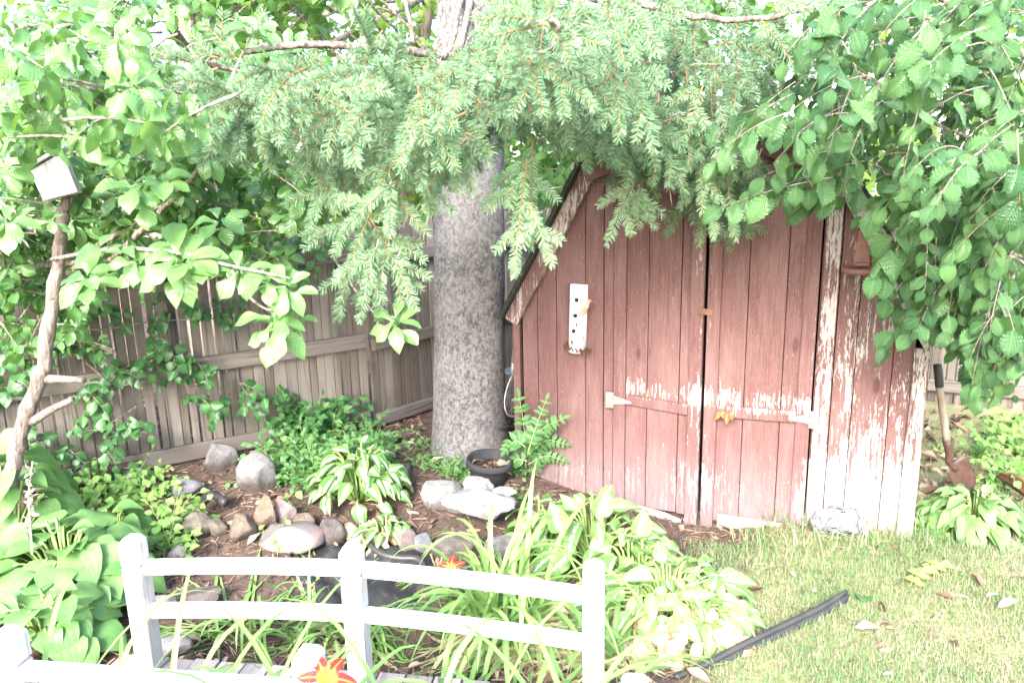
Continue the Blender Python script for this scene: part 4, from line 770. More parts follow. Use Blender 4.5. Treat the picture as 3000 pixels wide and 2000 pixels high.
# ------------------------------------------------------------------ pond liner, hose, edging
lv = []; nx, ny = 60, 34
c0 = gnd(900, 1640)
for j in range(ny):
    for i in range(nx):
        u, v = i/(nx-1), j/(ny-1); x = -1.0+.86*u; y = 2.78+.40*v; z = float(height(x, y))+.012+.02*abs(math.sin(x*9+y*5))*math.sin(v*3.1)+.012*math.sin(x*23+y*31)+.006*math.sin(x*51-y*37)
        e_ = min(u, 1-u, v, 1-v); z -= .05*(1-min(1, e_*9)); lv.append((x+.02*math.sin(v*9), y+.03*math.sin(u*11), z))
LIN = NT('black_pond_liner'); o_ = LIN.obj(); nz = LIN.noise(o_, 26, 5, .7); LINM = LIN.end(LIN.mix(LIN.mp(nz, .5, .75), (.016, .0165, .018), (.06, .055, .05)), .65, LIN.bump(nz, .4, .01))
q = MB(); q.add(lv, np.array([[j*nx+i, j*nx+i+1, (j+1)*nx+i+1, (j+1)*nx+i] for j in range(ny-1) for i in range(nx-1)])); tag(q.build('pond_liner', [LINM]), 'wrinkled black pond liner lining the dry hollow behind the bridge', 'pond liner')
q = MB(); tube(q, curve([gnd(a, b)+(0, 0, .03) for a, b in ((1080, 1610), (1120, 1640), (1170, 1652), (1222, 1655), (1240, 1680), (1200, 1700), (1120, 1705))], 40), .017, 10); tag(q.build('hose', [BLACKP]), 'thick black hose end curling by the pink and blue grey stones', 'hose')
q = MB(); tube(q, curve([gnd(590, 1520)+(0, .03, .07), gnd(620, 1505)+(0, .03, .09), gnd(660, 1515)+(0, .03, .06)], 20), .022, 10); tag(q.build('hose', [BLACKP]), 'short black pipe arching behind the small olive stone', 'hose')
ed = [(1975, 1972, .005), (2060, 1950, .03), (2200, 1886, .045), (2310, 1836, .05), (2410, 1786, .05), (2476, 1748, .06)]
ep = []
for a, b, z in ed: P = gnd(a, b+14); P[2] += z*.75; ep.append(P)
ep = curve(ep, 40); edg = thing('lawn_edging', 'strip of black plastic lawn edging curving out of the grass', 'lawn edging', ep[20]); q = MB(); tube(q, ep-ep[20], np.interp(np.linspace(0, 1, 40), [0, .9, 1], [.0115, .0115, .007]), 10); q.build('bead', [BLACKP], edg)
q = MB(); dn = np.array([[.004*math.sin(i*.9)+.012, -.012, 0] for i in range(40)]); lo = ep+dn; lo[:, 2] = np.maximum(height(lo[:, 0], lo[:, 1])-.03, ep[:, 2]-np.interp(np.linspace(0, 1, 40), [0, .75, .95, 1], [.2, .1, .03, .012])); q.add(np.vstack([ep-(0, 0, .01), lo])-ep[20], np.array([[i, i+1, 41+i, 40+i] for i in range(39)])); q.build('skirt', [BLACKP], edg, solid=.003)
# ------------------------------------------------------------------ flower pot
P = gnd(1428, 1448); pot = thing('flower_pot', 'black plastic flower pot holding dry soil beside the spruce trunk', 'flower pot', P+(0, .09, -.01)); pot.rotation_euler = (rad(4), rad(5), 0)
q = MB(); lathe(q, [(.0, 0), (.078, 0), (.082, .006), (.103, .135), (.105, .137), (.116, .139), (.119, .146), (.119, .168), (.114, .174), (.106, .172), (.103, .16), (.096, .12), (.0, .118)], 40); q.build('body', [CHAR], pot)
q = MB(); lathe(q, [(0, .132), (.05, .131), (.0985, .124)], 24); inst(q, NEED+DRY[:1], [((U(-.07, .07), U(-.07, .07), .133), rv(1)*(1, 1, .15), (0, 0, 1)+rv(.3), U(.03, .08), U(.2, .8)) for _ in range(60)]); q.build('soil', [LITTER], pot)
q = MB(); inst(q, DRY, [((.03, -.02, .14), (.8, .2, .3), (0, -.3, 1), .09, .75), ((.06, .0, .14), (-.5, .6, .2), (0, .3, 1), .06, .6)]); q.build('dry_leaf', [LITTER], pot)
# ------------------------------------------------------------------ leaning pole and birdhouse
POLE = m_bark('weathered_pole_bark', (.075, .056, .046), (.27, .22, .195), (.13, .095, .075), 50, 7, .9, True)
pp = [(20, 1480, 3.0), (48, 1310, 3.0), (85, 1190, 3.0), (125, 1080, 3.0), (148, 930, 3.0), (165, 780, 3.0), (182, 660, 3.0), (198, 575, 3.0)]
Pp = curve([at(*p) for p in pp], 40); pole = thing('leaning_pole', 'leaning weathered bare branch pole that carries a little birdhouse', 'pole', Pp[0])
q = MB(); tube(q, Pp-Pp[0]+rng.normal(0, .0035, Pp.shape), np.linspace(.034, .021, 40)*(1+.08*np.sin(np.arange(40)*1.3)), 14); q.build('trunk', [POLE], pole)
for pts in ([(135, 1110, 3.0), (185, 1110, 2.97), (246, 1113, 2.93)], [(95, 1235, 3.0), (150, 1200, 2.95), (212, 1170, 2.9)]):
    q = MB(); tube(q, curve([at(*p) for p in pts], 8)-Pp[0], np.linspace(.019, .012, 8), 10); q.build('branch_stub', [POLE], pole)
C_ = at(158, 512, 2.97); bx = thing('birdhouse', 'small tilted bare wood birdhouse on top of the leaning pole', 'birdhouse', C_); bx.rotation_euler = (rad(-4), rad(-14), rad(17))
PW = m_wood('pale_birdhouse_wood', (.60, .55, .54), (.72, .68, .67), (.36, .3, .28), sc=50)
q = MB(); prism(q, [(-.062, -.085), (.062, -.085), (.062, .065), (-.062, .03)], -.038, .038, .3); q.build('box', [PW], bx, smooth=False, bevel=.002)
q = MB(); V = [(-.077, .033), (.08, .0775), (.0775, .089), (-.08, .0445)]; prism(q, V, -.055, .05, .8); q.build('roof', [PW], bx, smooth=False, bevel=.002)
# ------------------------------------------------------------------ tools by the shed
HAND = m_wood('tool_handle_wood', (.25, .20, .155), (.36, .30, .25), (.16, .11, .08), sc=80)
BR = m_plain('brown_painted_steel', (.055, .028, .024), .5, .3, 30, .15, c2=(.085, .045, .033))
a, b, c, d_ = at(2746, 1068, 3.34), at(2774, 1290, 3.36), at(2790, 1345, 3.37), at(2840, 1440, 3.40)
sh = thing('spade', 'long handled spade with a brown blade propped at the shed corner', 'spade', c)
q = MB(); tube(q, curve([at(2752, 1130, 3.345), (at(2752, 1130, 3.345)+b)/2, b], 10)-c, .017, 10); q.build('handle', [HAND], sh)
q = MB(); tube(q, curve([a, at(2750, 1100, 3.34), at(2752, 1131, 3.345)], 6)-c, .0185, 10); q.build('grip', [BLACKP], sh)
q = MB(); tube(q, curve([b, at(2782, 1330, 3.365), at(2780, 1352, 3.37), at(2800, 1375, 3.38)], 12)-c, np.linspace(.0205, .014, 12), 10); q.build('socket', [BR], sh)
q = MB(); bl = []; u_ = norm(d_-at(2796, 1350, 3.38)); s_ = norm(np.cross(u_, (.25, -1, .1))); O = at(2796, 1352, 3.38); fc = np.cross(s_, u_)
for i in range(9):
    t = i/8; hw_ = .062*(1-.75*max(0, (t-.62)/.38)**2)
    for j in range(7): v = (j-3)/3; bl.append(O+u_*t*.2+s_*v*hw_+fc*(.016*v*v-.01*t)-c)
q.add(bl, np.array([[i*7+j, i*7+j+1, i*7+j+8, i*7+j+7] for i in range(8) for j in range(6)])); q.build('blade', [BR], sh, solid=.003)
a = at(2925, 1395, 3.5); q = MB(); bl = []
for i in range(9):
    t = i/8; p = a+(at(3040, 1478, 3.3)-a)*t
    for j in range(5): v = j/4; bl.append(p+np.array([.02*math.sin(v*2), .05*v, .07*(1-v)*min(1, .25+t*2)-.02*v]))
q.add(bl, np.array([[i*5+j, i*5+j+1, i*5+j+6, i*5+j+5] for i in range(8) for j in range(4)])); tag(q.build('metal_blade', [RUST], solid=.003), 'curved rusty metal blade lying in the dead leaves beyond the spade', 'blade')
net = thing('landing_net', 'landing net with a wooden handle stood between trunk and shed', 'landing net', at(1503, 1100, 4.02)); o_ = np.array(net.location)
q = MB(); tube(q, [at(1523, 898, 4.0)-o_, at(1504, 1062, 4.02)-o_], .0125, 10); q.build('handle', [HAND], net)
q = MB(); tube(q, [at(1504, 1060, 4.02)-o_, at(1500, 1100, 4.02)-o_], .010, 10); hp_ = [at(1500, 1098, 4.02), at(1484, 1140, 4.0), at(1478, 1180, 3.98), at(1486, 1212, 3.98), at(1508, 1218, 4.02), at(1524, 1190, 4.06), at(1522, 1140, 4.05), at(1501, 1098, 4.02)]; hp2 = curve(hp_, 40); tube(q, hp2-o_, .004, 6); q.build('hoop', [GALV], net)
q = MB(); cc = hp2.mean(0)
for i in range(0, 40, 1): tube(q, [hp2[i]-o_, hp2[(i*7+20) % 40]-o_+(0, .01, 0)], .0009, 3, cap=False)
q.build('mesh', [HINGE], net)
q = MB(); P = at(1492, 918, 4.12); lathe(q, [(0, -.055), (.05, -.055), (.058, -.045), (.066, .05), (.07, .055), (.062, .055), (.05, -.03), (0, -.03)], 24, P); tag(q.build('plastic_container', [BLACKP]), 'black plastic container hung between the trunk and the shed eave', 'container')
q = MB(); P = gnd(1490, 1250); lathe(q, [(0, 0), (.06, 0), (.07, .26), (.074, .26), (.074, .275), (.066, .275), (.06, .2), (0, .2)], 24, P+(.05, .3, 0)); tag(q.build('bucket', [m_plain('dirty_white_plastic', (.5, .5, .5), .5)]), 'dirty white bucket mostly hidden behind the spruce trunk', 'bucket')
q = MB(); tube(q, curve([gnd(1395, 1330)+(0, -.05, .0), at(1440, 1270, 3.95), at(1480, 1250, 3.98), at(1510, 1246, 4.05)], 20), .006, 6); tag(q.build('cable', [BLACKP]), 'black cable looping up against the foot of the spruce trunk', 'cable')
# ------------------------------------------------------------------ leafy plants
HO = [(0, .02), (.05, .16), (.16, .30), (.34, .365), (.55, .32), (.75, .2), (.9, .08), (1, .0)]
HT = [leaf_tpl(HO, 12, f, dr, wv, .0, 0, rl) for f, dr, wv, rl in ((.22, .35, .02, 0), (.12, .55, .04, .1), (.3, .2, .03, 0), (.18, .75, .05, .2), (.08, .45, .06, .3))]
HTW = [(V*(1.12, 1, .7), F, UV_) for V, F, UV_ in HT]
HN = [(V*(.72, 1, 1), F, UV_) for V, F, UV_ in HT]
VW = leaf_tpl(HO, 12, .5, .5, .12, .05, 0, .4); WT = [(VW[0]*(.8, 1, 1), *VW[1:]), leaf_tpl(HO, 12, -.15, .8, .12, .04, 0, .2), leaf_tpl(HO, 12, .45, .3, .1, .05)]
HG = m_leaf('hosta_leaf', (.11, .25, .075), (.22, .38, .13), (.10, .22, .06), .38, .28, 1.2, 4.5, .35, bump=.3)
HG2 = m_leaf('narrow_hosta_leaf', (.10, .23, .065), (.21, .36, .13), (.35, .46, .25), .36, .28, 1.2, 5, .3, bump=.4)
HV = m_leaf('variegated_hosta_leaf', (.075, .20, .045), (.17, .33, .08), (.3, .42, .2), .38, .25, 1.2, 4.5, .15, centre=(.74, .75, .55), cw=.21, bump=.3)
HY = m_leaf('yellowing_hosta_leaf', (.13, .29, .075), (.27, .43, .15), (.32, .45, .2), .4, .28, 1.2, 4.5, .15, centre=(.80, .81, .66), cw=.15, bump=.3)
HW = m_leaf('withered_hosta_leaf', (.45, .37, .25), (.62, .57, .42), (.36, .28, .17), .7, .35, 1.2, 4.5, .3, brown=-.15, bump=.6)
STALK = m_plain('pale_green_stalk', (.30, .42, .14), .5, .2, 40, .1)
def hosta(o, C_, nl, R_, H_, ln, tint, tpl, mat, stalkmat=STALK, umin=.12, dirbias=(0, 0), az=None, squash=1., nm='leaves', jit=.14):
    mb = MB(); st = MB(); it = []; C_ = np.array(C_)
    for i in range(nl):
        u = math.sqrt(umin**2+(1-umin**2)*(i+.5)/nl)*U(.88, 1.1); a = i*2.39996+U(-.3, .3); dr = np.array([math.cos(a), math.sin(a)*squash, 0])+np.array([*dirbias, 0]); rr = R_*u
        z = H_*(1-.72*u**2.2)*U(.85, 1.12); B = C_+dr*rr*.62+np.array([0, 0, z]); gz = float(height(B[0], B[1])); B[2] = max(B[2], gz+.03)
        d = norm(dr*(.5+u)+np.array([0, 0, .55-1.15*u])+rv(jit)); nr = norm(np.array([0, -.18, 1.])+dr*(.35+.5*u)+rv(jit)); L = ln*U(.72, 1.15)*(1-.25*(u < .35))
        it.append((B, d, nr, L, np.clip(tint+rng.normal(0, .2), 0, 1)))
        G = C_+dr*.03; S = curve([G, G*.45+B*.55+np.array([0, 0, .25*z]), B, B+d*.02], 8); tube(st, S-np.array(o.location), np.linspace(.006, .0035, 8), 5)
    inst(mb, tpl, it); local(mb, o).build(nm, [mat], o); st.build('stalks', [stalkmat], o)
C_ = gnd(205, 1745); h1 = thing('hosta', 'big broad leaved green hosta clump beside the bridge end post', 'hosta', C_); hosta(h1, C_, 84, .45, .28, .18, .5, HTW, HG)
C_ = gnd(30, 1640); h2 = thing('hosta', 'tall green hosta with large raised leaves under the leaning pole', 'hosta', C_); hosta(h2, C_, 40, .36, .50, .21, .6, HTW, HG)
C_ = gnd(150, 1880); h8 = thing('hosta', 'lowest green hosta by the nearest bridge post at the frame edge', 'hosta', C_); hosta(h8, C_, 40, .3, .2, .16, .5, HTW, HG)
C_ = gnd(330, 1600); h3 = thing('hosta', 'darker low hosta between the big clump and the fence foot', 'hosta', C_); hosta(h3, C_, 22, .24, .17, .17, .2, HT, HG)
q = MB(); it = []
P = curve([at(95, 1620, 2.5), at(88, 1520, 2.48), at(85, 1440, 2.46), at(96, 1350, 2.45)], 16); tube(q, P-np.array(h2.location), np.linspace(.004, .002, 16), 5)
inst(q, DRY, [(P[4+i % 11]-np.array(h2.location), rv(1), rv(1), U(.015, .03), .9) for i in range(40)]); q.build('dry_flower_spike', [m_plain('straw', (.62, .52, .38), .8)], h2)
C_ = gnd(1050, 1480)+(0, .06, 0); h4 = thing('hosta', 'white centred green hosta spilling over the pond stones', 'hosta', C_); hosta(h4, C_, 100, .34, .27, .12, .4, HN, HV, squash=.85, jit=.3)
C_ = gnd(1130, 1575); hosta(h4, C_, 22, .16, .09, .10, .4, HN, HV)
q = MB(); inst(q, WT, [(gnd(U(1020, 1180), U(1560, 1620))+(0, 0, U(.02, .07)), (U(-1, 1), U(-1, .2), -.5), (0, -.6, .8)+rv(.4), U(.06, .10), U(.2, .9)) for _ in range(26)]); local(q, h4).build('withered_leaves', [HW], h4)
C_ = gnd(1740, 1640); h5 = thing('hosta', 'yellowing white centred hosta with tall upright leaves, partly scorched', 'hosta', C_)
hosta(h5, C_, 62, .36, .26, .145, .45, HN, HY, squash=.8, jit=.36); hosta(h5, gnd(1600, 1600), 26, .2, .22, .13, .35, HN, HY, jit=.36)
for px, py in ((1750, 1440), (1640, 1490), (1870, 1500)):
    P = at(px, py+70, 2.75); q = MB(); inst(q, [HT[2]], [(P, (U(-.5, .5), .1, 1), (U(-.8, .8), -.9, .3), U(.11, .15), .4)]); local(q, h5).build('upright_leaf', [HY], h5)
    q = MB(); tube(q, curve([C_+(U(-.06, .06), 0, 0), (C_+P)/2+(0, 0, .05), P], 8)-np.array(h5.location), .004, 5); q.build('stalk', [STALK], h5)
C_ = gnd(1960, 1790); h6 = thing('hosta', 'collapsed hosta bleached and withered brown on the lawn side', 'hosta', C_)
hosta(h6, C_, 90, .46, .17, .12, .65, HN, HY, squash=.72, jit=.32); q = MB()
inst(q, WT, [(P_, (U(-1, 1), U(-1, .6), U(-.6, .2)), (0, -.5, .9)+rv(.35), U(.08, .14), U(.4, 1)) for P_ in [gnd(p[0], p[1])+(0, 0, U(.01, .09)) for p in rng.uniform((1790, 1650), (2190, 1940), (130, 2)) if inpoly(np.array([p]), [(1800, 1700), (1950, 1660), (2150, 1760), (2220, 1840), (2120, 1900), (1990, 1950), (1800, 1900)])[0]]]); local(q, h6).build('withered_leaves', [HW], h6)
hosta(h6, gnd(1860, 1700), 46, .3, .17, .125, .6, HN, HY, squash=.75, jit=.36); hosta(h6, gnd(2060, 1830), 36, .26, .12, .115, .7, HN, HY, squash=.75, jit=.36)
C_ = gnd(2865, 1560)+(0, .04, 0); h7 = thing('hosta', 'dense narrow leaved green hosta at the shed corner', 'hosta', C_); hosta(h7, C_, 100, .31, .17, .115, .5, HN, HG2, squash=.9)
# daylilies
DL = NT('daylily_leaf'); t_ = DL.tint(); uvx = DL.xyz(DL.uv()); cc = DL.ramp(t_, [(0, (.60, .48, .30)), (.12, (.55, .45, .26)), (.18, (.12, .26, .07)), (.6, (.20, .37, .10)), (1, (.36, .50, .17))])
cc = DL.mix(DL.mp(DL.mth('ABSOLUTE', DL.mth('SUBTRACT', uvx[0], .5)), .02, .09, .4, 0), cc, (.42, .55, .25)); DLM = DL.end(cc, .4, None, .28, DL.mix(.5, cc, (.3, .45, .08)))
def straps(mb, C_, nl, L0, L1, t0, t1, el=(.9, 1.45), w_=.0085, az=None, R_=.05, g0=.10):
    for _ in range(nl):
        a = U(0, 6.283) if az is None else U(*az); e = U(*el); L = U(L0, L1); d = np.array([math.cos(a)*math.cos(e), math.sin(a)*math.cos(e), math.sin(e)]); p = np.array(C_)+np.array([U(-R_, R_), U(-R_, R_), -.01]); out = [p]; N = 14; g_ = U(g0, g0+.17); kink = U(.45, 1.4)
        for i in range(N):
            d = norm(d+np.array([0, 0, -g_*(1+1.2*(i > kink*N*.6))])); p = p+d*L/N
            if p[2] < height(p[0], p[1])+.006: p[2] = float(height(p[0], p[1]))+.006+U(0, .01); d[2] = abs(d[2])*.1
            out.append(p)
        out = np.array(out); sd = norm(np.array([-math.sin(a), math.cos(a), U(-.2, .2)])); V = []; UV_ = []
        for i, q_ in enumerate(out):
            t = i/N; ww = w_*(1-.35*(1-t)**3)*(1-max(0, (t-.55)/.45)**1.6)*U(.96, 1.04)+.0006
            for j, v in enumerate((-1, 0, 1)): V.append(q_+sd*v*ww-np.array([0, 0, .35*ww])*(v == 0)); UV_.append((.5+.5*v, t))
        mb.add(V, np.array([[i*3+j, i*3+j+1, i*3+j+4, i*3+j+3] for i in range(N) for j in (0, 1)]), UV_, U(t0, t1))
FLW = NT('red_daylily_petal'); ux = FLW.xyz(FLW.uv()); FLM = FLW.end(FLW.mix(FLW.mp(ux[1], .22, .48), (.80, .52, .05), FLW.mix(FLW.mp(FLW.mth('ABSOLUTE', FLW.mth('SUBTRACT', ux[0], .5)), .02, .1), (.75, .3, .06), FLW.mix(FLW.noise(FLW.obj(), 70), (.34, .018, .02), (.48, .06, .045)))), .5, None, .25)
PT = [leaf_tpl([(0, .05), (.25, .16), (.55, .29), (.8, .25), (.95, .1), (1, .02)], 12, .08, dr, .06, .02) for dr in (.95, 1.15)]
def flower(o, base, P, ax, sz):
    q = MB(); tube(q, curve([base, (base+P)/2+(0, 0, .06), P-norm(ax)*.03, P], 12)-np.array(o.location), np.linspace(.005, .0035, 12), 6); q.build('scape', [STALK], o)
    q = MB(); ax = norm(ax); a = norm(np.cross(ax, (.2, .1, 1))); b = np.cross(ax, a); it = []
    for k in range(6): d = a*math.cos(k*1.047)+b*math.sin(k*1.047); it.append((P+d*.004, norm(d*.7+ax*.8), norm(ax*.9-d*.6), sz*(1 if k % 2 else .92), 0))
    inst(q, PT, it); fl = local(q, o).build('bloom', [FLM], o)
    q = MB()
    for k in range(6): d = a*math.cos(k*1.05+.4)*.3+b*math.sin(k*1.05+.4)*.3; tube(q, curve([P, P+ax*sz*.4+d*sz*.5, P+ax*sz*.6+d*sz*1.1], 6)-np.array(o.location), [.0016]*5+[.003], 5)
    q.build('stamens', [m_plain('yellow_stamen', (.75, .5, .08), .6)], fl)
def lily(px, py, lab, sets, z=None):
    C_ = gnd(px, py); o = thing('daylily', lab, 'daylily', C_); q = MB()
    for kw in sets: straps(q, C_+np.array(kw.pop('off', (0, 0, 0))), **kw)
    local(q, o).build('leaves', [DLM], o); return o, C_
o, C_ = lily(1500, 1850, 'large arching daylily clump behind the bridge railing with a red bloom', [dict(nl=140, L0=.34, L1=.70, t0=.25, t1=1., R_=.15), dict(nl=40, L0=.5, L1=.80, t0=.5, t1=1., el=(1.2, 1.5), R_=.12, w_=.0095), dict(nl=120, L0=.2, L1=.42, t0=0, t1=.14, el=(.1, .7), R_=.16)])
flower(o, C_+(-.1, 0, 0), at(1322, 1668, 2.42), (-.25, -.5, .85), .048)
o, C_ = lily(1010, 1850, 'thin leaved daylily between the middle post and the pond liner', [dict(nl=110, L0=.18, L1=.42, t0=.15, t1=.8, R_=.17, w_=.006), dict(nl=30, L0=.15, L1=.3, t0=0, t1=.14, el=(.1, .7), R_=.15)])
o, C_ = lily(1790, 1930, 'daylily tuft at the foot of the end post nearest the lawn', [dict(nl=24, L0=.2, L1=.42, t0=.3, t1=1., R_=.06), dict(nl=40, L0=.15, L1=.3, t0=0, t1=.14, el=(.1, .7), R_=.1)])
o, C_ = lily(690, 1850, 'small daylily tuft under the lower rail near the end post with the hosta', [dict(nl=40, L0=.2, L1=.42, t0=.2, t1=.9, R_=.12, w_=.006)])
def near(px, y, lab, nl, L0, L1, R_, fl=None):
    P = at(px, 1990, y); C_ = np.array([P[0], P[1], float(height(P[0], P[1]))]); o = thing('daylily', lab, 'daylily', C_); q = MB(); straps(q, C_, nl, L0+.36, L1+.34, .4, .85, el=(.75, 1.42), R_=R_, w_=.0075, g0=.11); local(q, o).build('leaves', [DLM], o)
    if fl: flower(o, C_, *fl)
    return o
near(480, 1.60, 'near daylily clump whose leaves cross the front railing and deck boards', 80, .34, .6, .16)
near(860, 1.55, 'near daylily with a big red and yellow bloom before the bridge', 80, .36, .62, .15, (at(955, 1990, 1.52), (.25, -.42, .9), .056))
near(1280, 1.55, 'near daylily clump leaning across the middle of the deck', 60, .38, .64, .14)
near(1620, 1.55, 'near daylily clump leaning across the deck towards the lawn end post', 60, .38, .66, .13)
near(110, 1.62, 'near daylily clump in the corner below the big hosta', 80, .34, .6, .16)
# cut stalks
q = MB()
for i in range(18):
    P = gnd(1275+U(0, 70), 1660+U(-8, 8)); tube(q, curve([P, P+(U(-.02, .02), U(-.01, .01), U(.05, .1))], 4), [.0045, .0045, .004, .0035], 6)
tag(q.build('cut_stalks', [m_plain('dry_stalk', (.42, .25, .15), .8, .3, 50, .3)]), 'tuft of cut dry brown stalks by the blue grey cobble', 'plant stalks')
# creepers and seedlings
RO = [(0, .02), (.1, .2), (.3, .38), (.55, .37), (.8, .2), (1, .0)]
RT = [leaf_tpl(RO, 6, f, dr, wv, .04) for f, dr, wv in ((.15, .25, .03), (.05, .45, .05), (.25, .1, .02))]
CRD = m_leaf('creeper_leaf', (.035, .12, .035), (.11, .25, .07), (.2, .32, .12), .4, .28, 6, .6, .25)
CRY = m_leaf('light_weed_leaf', (.10, .24, .05), (.24, .40, .10), (.3, .45, .15), .42, .3, 6, .6, .25)
VO = m_leaf('dark_vine_leaf', (.015, .07, .02), (.075, .19, .055), (.15, .3, .1), .3, .2, 6, .6, .3)
def weeds(o, spots, size, mat, up=.12, nst=7, L=.16, tints=(.2, .8), face=(0, -.5, .8), spc=.028):
    mb = MB(); tm = MB()
    for P in spots:
        for k in range(nst): twig(mb, tm, RT, P+np.array([U(-.03, .03), U(-.03, .03), 0]), (U(-1, 1), U(-1, .5), U(.1, 1.2)*up*8), U(.5, 1.1)*L, spc, size, U(*tints), hang=.1, droop=.6, face=face, rr=.0018, sidef=1., jit=.35, pet=.008)
    local(mb, o).build('leaves', [mat], o); local(tm, o).build('stems', [STALK], o)
S_ = [gnd(*p) for p in rng.uniform((800, 1290), (1120, 1430), (36, 2))]; cr = thing('creeper', 'mound of dark leafy creeper between the fence foot and white centred hosta', 'creeper', S_[0]); weeds(cr, S_, .044, CRD, .16, 8, .23)
S2_ = [gnd(*p)+(0, 0, U(.0, .05)) for p in rng.uniform((780, 1230), (1000, 1300), (12, 2))]; weeds(cr, S2_, .06, CRD, .26, 7, .32, (.0, .35))
S_ = [gnd(*p) for p in ((1240, 1365), (1260, 1345), (1285, 1375), (1310, 1385), (1345, 1395), (1390, 1385), (1440, 1375), (1480, 1385), (1500, 1380), (1250, 1310), (1320, 1400))]; cr = thing('creeper', 'small leafy creeper ringing the foot of the spruce trunk', 'creeper', S_[0]); weeds(cr, S_, .034, CRD, .1, 6, .13, (.3, .8))
S_ = [gnd(*p) for p in ((250, 1460), (320, 1450), (400, 1440), (440, 1465), (480, 1450), (350, 1500), (300, 1420), (230, 1420), (460, 1560), (500, 1600), (520, 1550), (480, 1620))]; cr = thing('seedlings', 'patch of light green shrub seedlings at the foot of the long fence', 'seedlings', S_[0]); weeds(cr, S_, .05, CRY, .17, 6, .22, (.3, .9))
S_ = [gnd(*p) for p in ((2890, 1300), (2950, 1300), (2990, 1330), (2860, 1340), (2930, 1380), (2990, 1420), (2900, 1420), (2960, 1260), (3040, 1350))]; cr = thing('creeper', 'round leaved creeper trailing from the far fence beyond the spade', 'creeper', S_[0]); weeds(cr, S_, .045, CRY, .18, 8, .3, (.1, .7))
vi = thing('vine', 'dark green vine trailing across the boards of the long fence', 'vine', gnd(300, 1390)); mb = MB(); tm = MB()
fd = norm((FB-FA)*(1, 1, 0)); fn = np.array([fd[1], -fd[0], 0])
def onf(px, py, off=.05): v = ray(px, py); c = FB+fn*off; return Cv+v*(((c-Cv)@fn)/(v@fn))
for p in ((420, 1060), (450, 1030), (500, 1010), (560, 1030), (580, 1060), (610, 1110), (640, 1170), (580, 1160), (700, 1120), (740, 1150), (300, 1110), (350, 1090), (330, 1260), (360, 1240), (280, 1180), (240, 1130), (50, 1100), (30, 1150), (60, 1230), (20, 1270), (90, 1290), (260, 1350), (300, 1300), (420, 1420), (360, 1370), (260, 1010), (220, 960), (300, 880), (360, 900), (480, 900), (560, 880), (640, 900), (700, 870), (870, 780), (850, 700), (920, 700), (100, 960), (40, 980), (20, 1050), (1000, 640), (1040, 700), (150, 1330), (200, 1370), (180, 1300)):
    for k in range(2): twig(mb, tm, RT, onf(*p, U(.04, .12)), (U(-1, 1), -.4, U(-.8, .5)), U(.10, .2), .032, .07, U(.05, .7), hang=.5, droop=.4, face=(.1, -1, .5), rr=.002)
for pts in ([(170, 960), (300, 965), (420, 945), (560, 935), (700, 930)], [(200, 1165), (380, 1125), (520, 1105), (640, 1080)], [(210, 1270), (320, 1240), (400, 1190)], [(60, 940), (180, 1010), (260, 1070), (320, 1120)]):
    q = MB(); tube(q, curve([onf(*p, .05) for p in pts], 24), .004, 5); local(q, vi).build('stem', [TWIGD], vi)
local(mb, vi).build('leaves', [VO], vi); local(tm, vi).build('stems', [TWIGD], vi)
# pinnate seedling beside the shed
def frond(mb, tm, o, pts, y, n_, ln, tint):
    P = curve([at(*p, y) for p in pts], 16); tube(tm, P-np.array(o.location), np.linspace(.003, .0012, 16), 5); it = []
    for i in range(n_):
        t = .22+.75*i/(n_-1); k = min(int(t*15), 14); p = P[k]; tg = norm(P[k+1]-P[k]); s_ = norm(np.cross(tg, (0, -1, .3)))
        for v in (-1, 1): it.append((p, norm(tg*.5+s_*v+(0, 0, -.1)+rv(.08)), np.array((0, -.7, .7))+rv(.12), ln*(1-.5*t)*U(.85, 1.1), tint+U(-.15, .15)))
    it.append((P[-1], norm(P[-1]-P[-3]), (0, -.7, .7), ln*.6, tint)); inst(mb, [leaf_tpl([(0, .03), (.2, .22), (.45, .23), (.75, .14), (1, 0)], 6, .12, .2, .02)], it)
pl = thing('pinnate_seedling', 'young seedling with feathery pinnate leaves against the shed wall', 'seedling', gnd(1545, 1385)); mb = MB(); tm = MB()
for pts, n_, ln in (([(1540, 1370), (1535, 1250), (1520, 1160)], 8, .085), ([(1545, 1330), (1570, 1250), (1600, 1170)], 8, .07), ([(1540, 1300), (1590, 1255), (1650, 1225)], 8, .075), ([(1540, 1310), (1510, 1290), (1480, 1320)], 6, .08), ([(1550, 1330), (1600, 1290), (1655, 1300)], 7, .075), ([(1545, 1360), (1600, 1335), (1655, 1350)], 7, .07), ([(1540, 1340), (1560, 1320), (1580, 1370)], 6, .07), ([(1545, 1350), (1515, 1345), (1490, 1370)], 5, .07)): frond(mb, tm, pl, pts, U(3.6, 3.75), n_, ln, .5)
local(mb, pl).build('leaves', [CRD], pl); tm.build('stems', [STALK], pl)
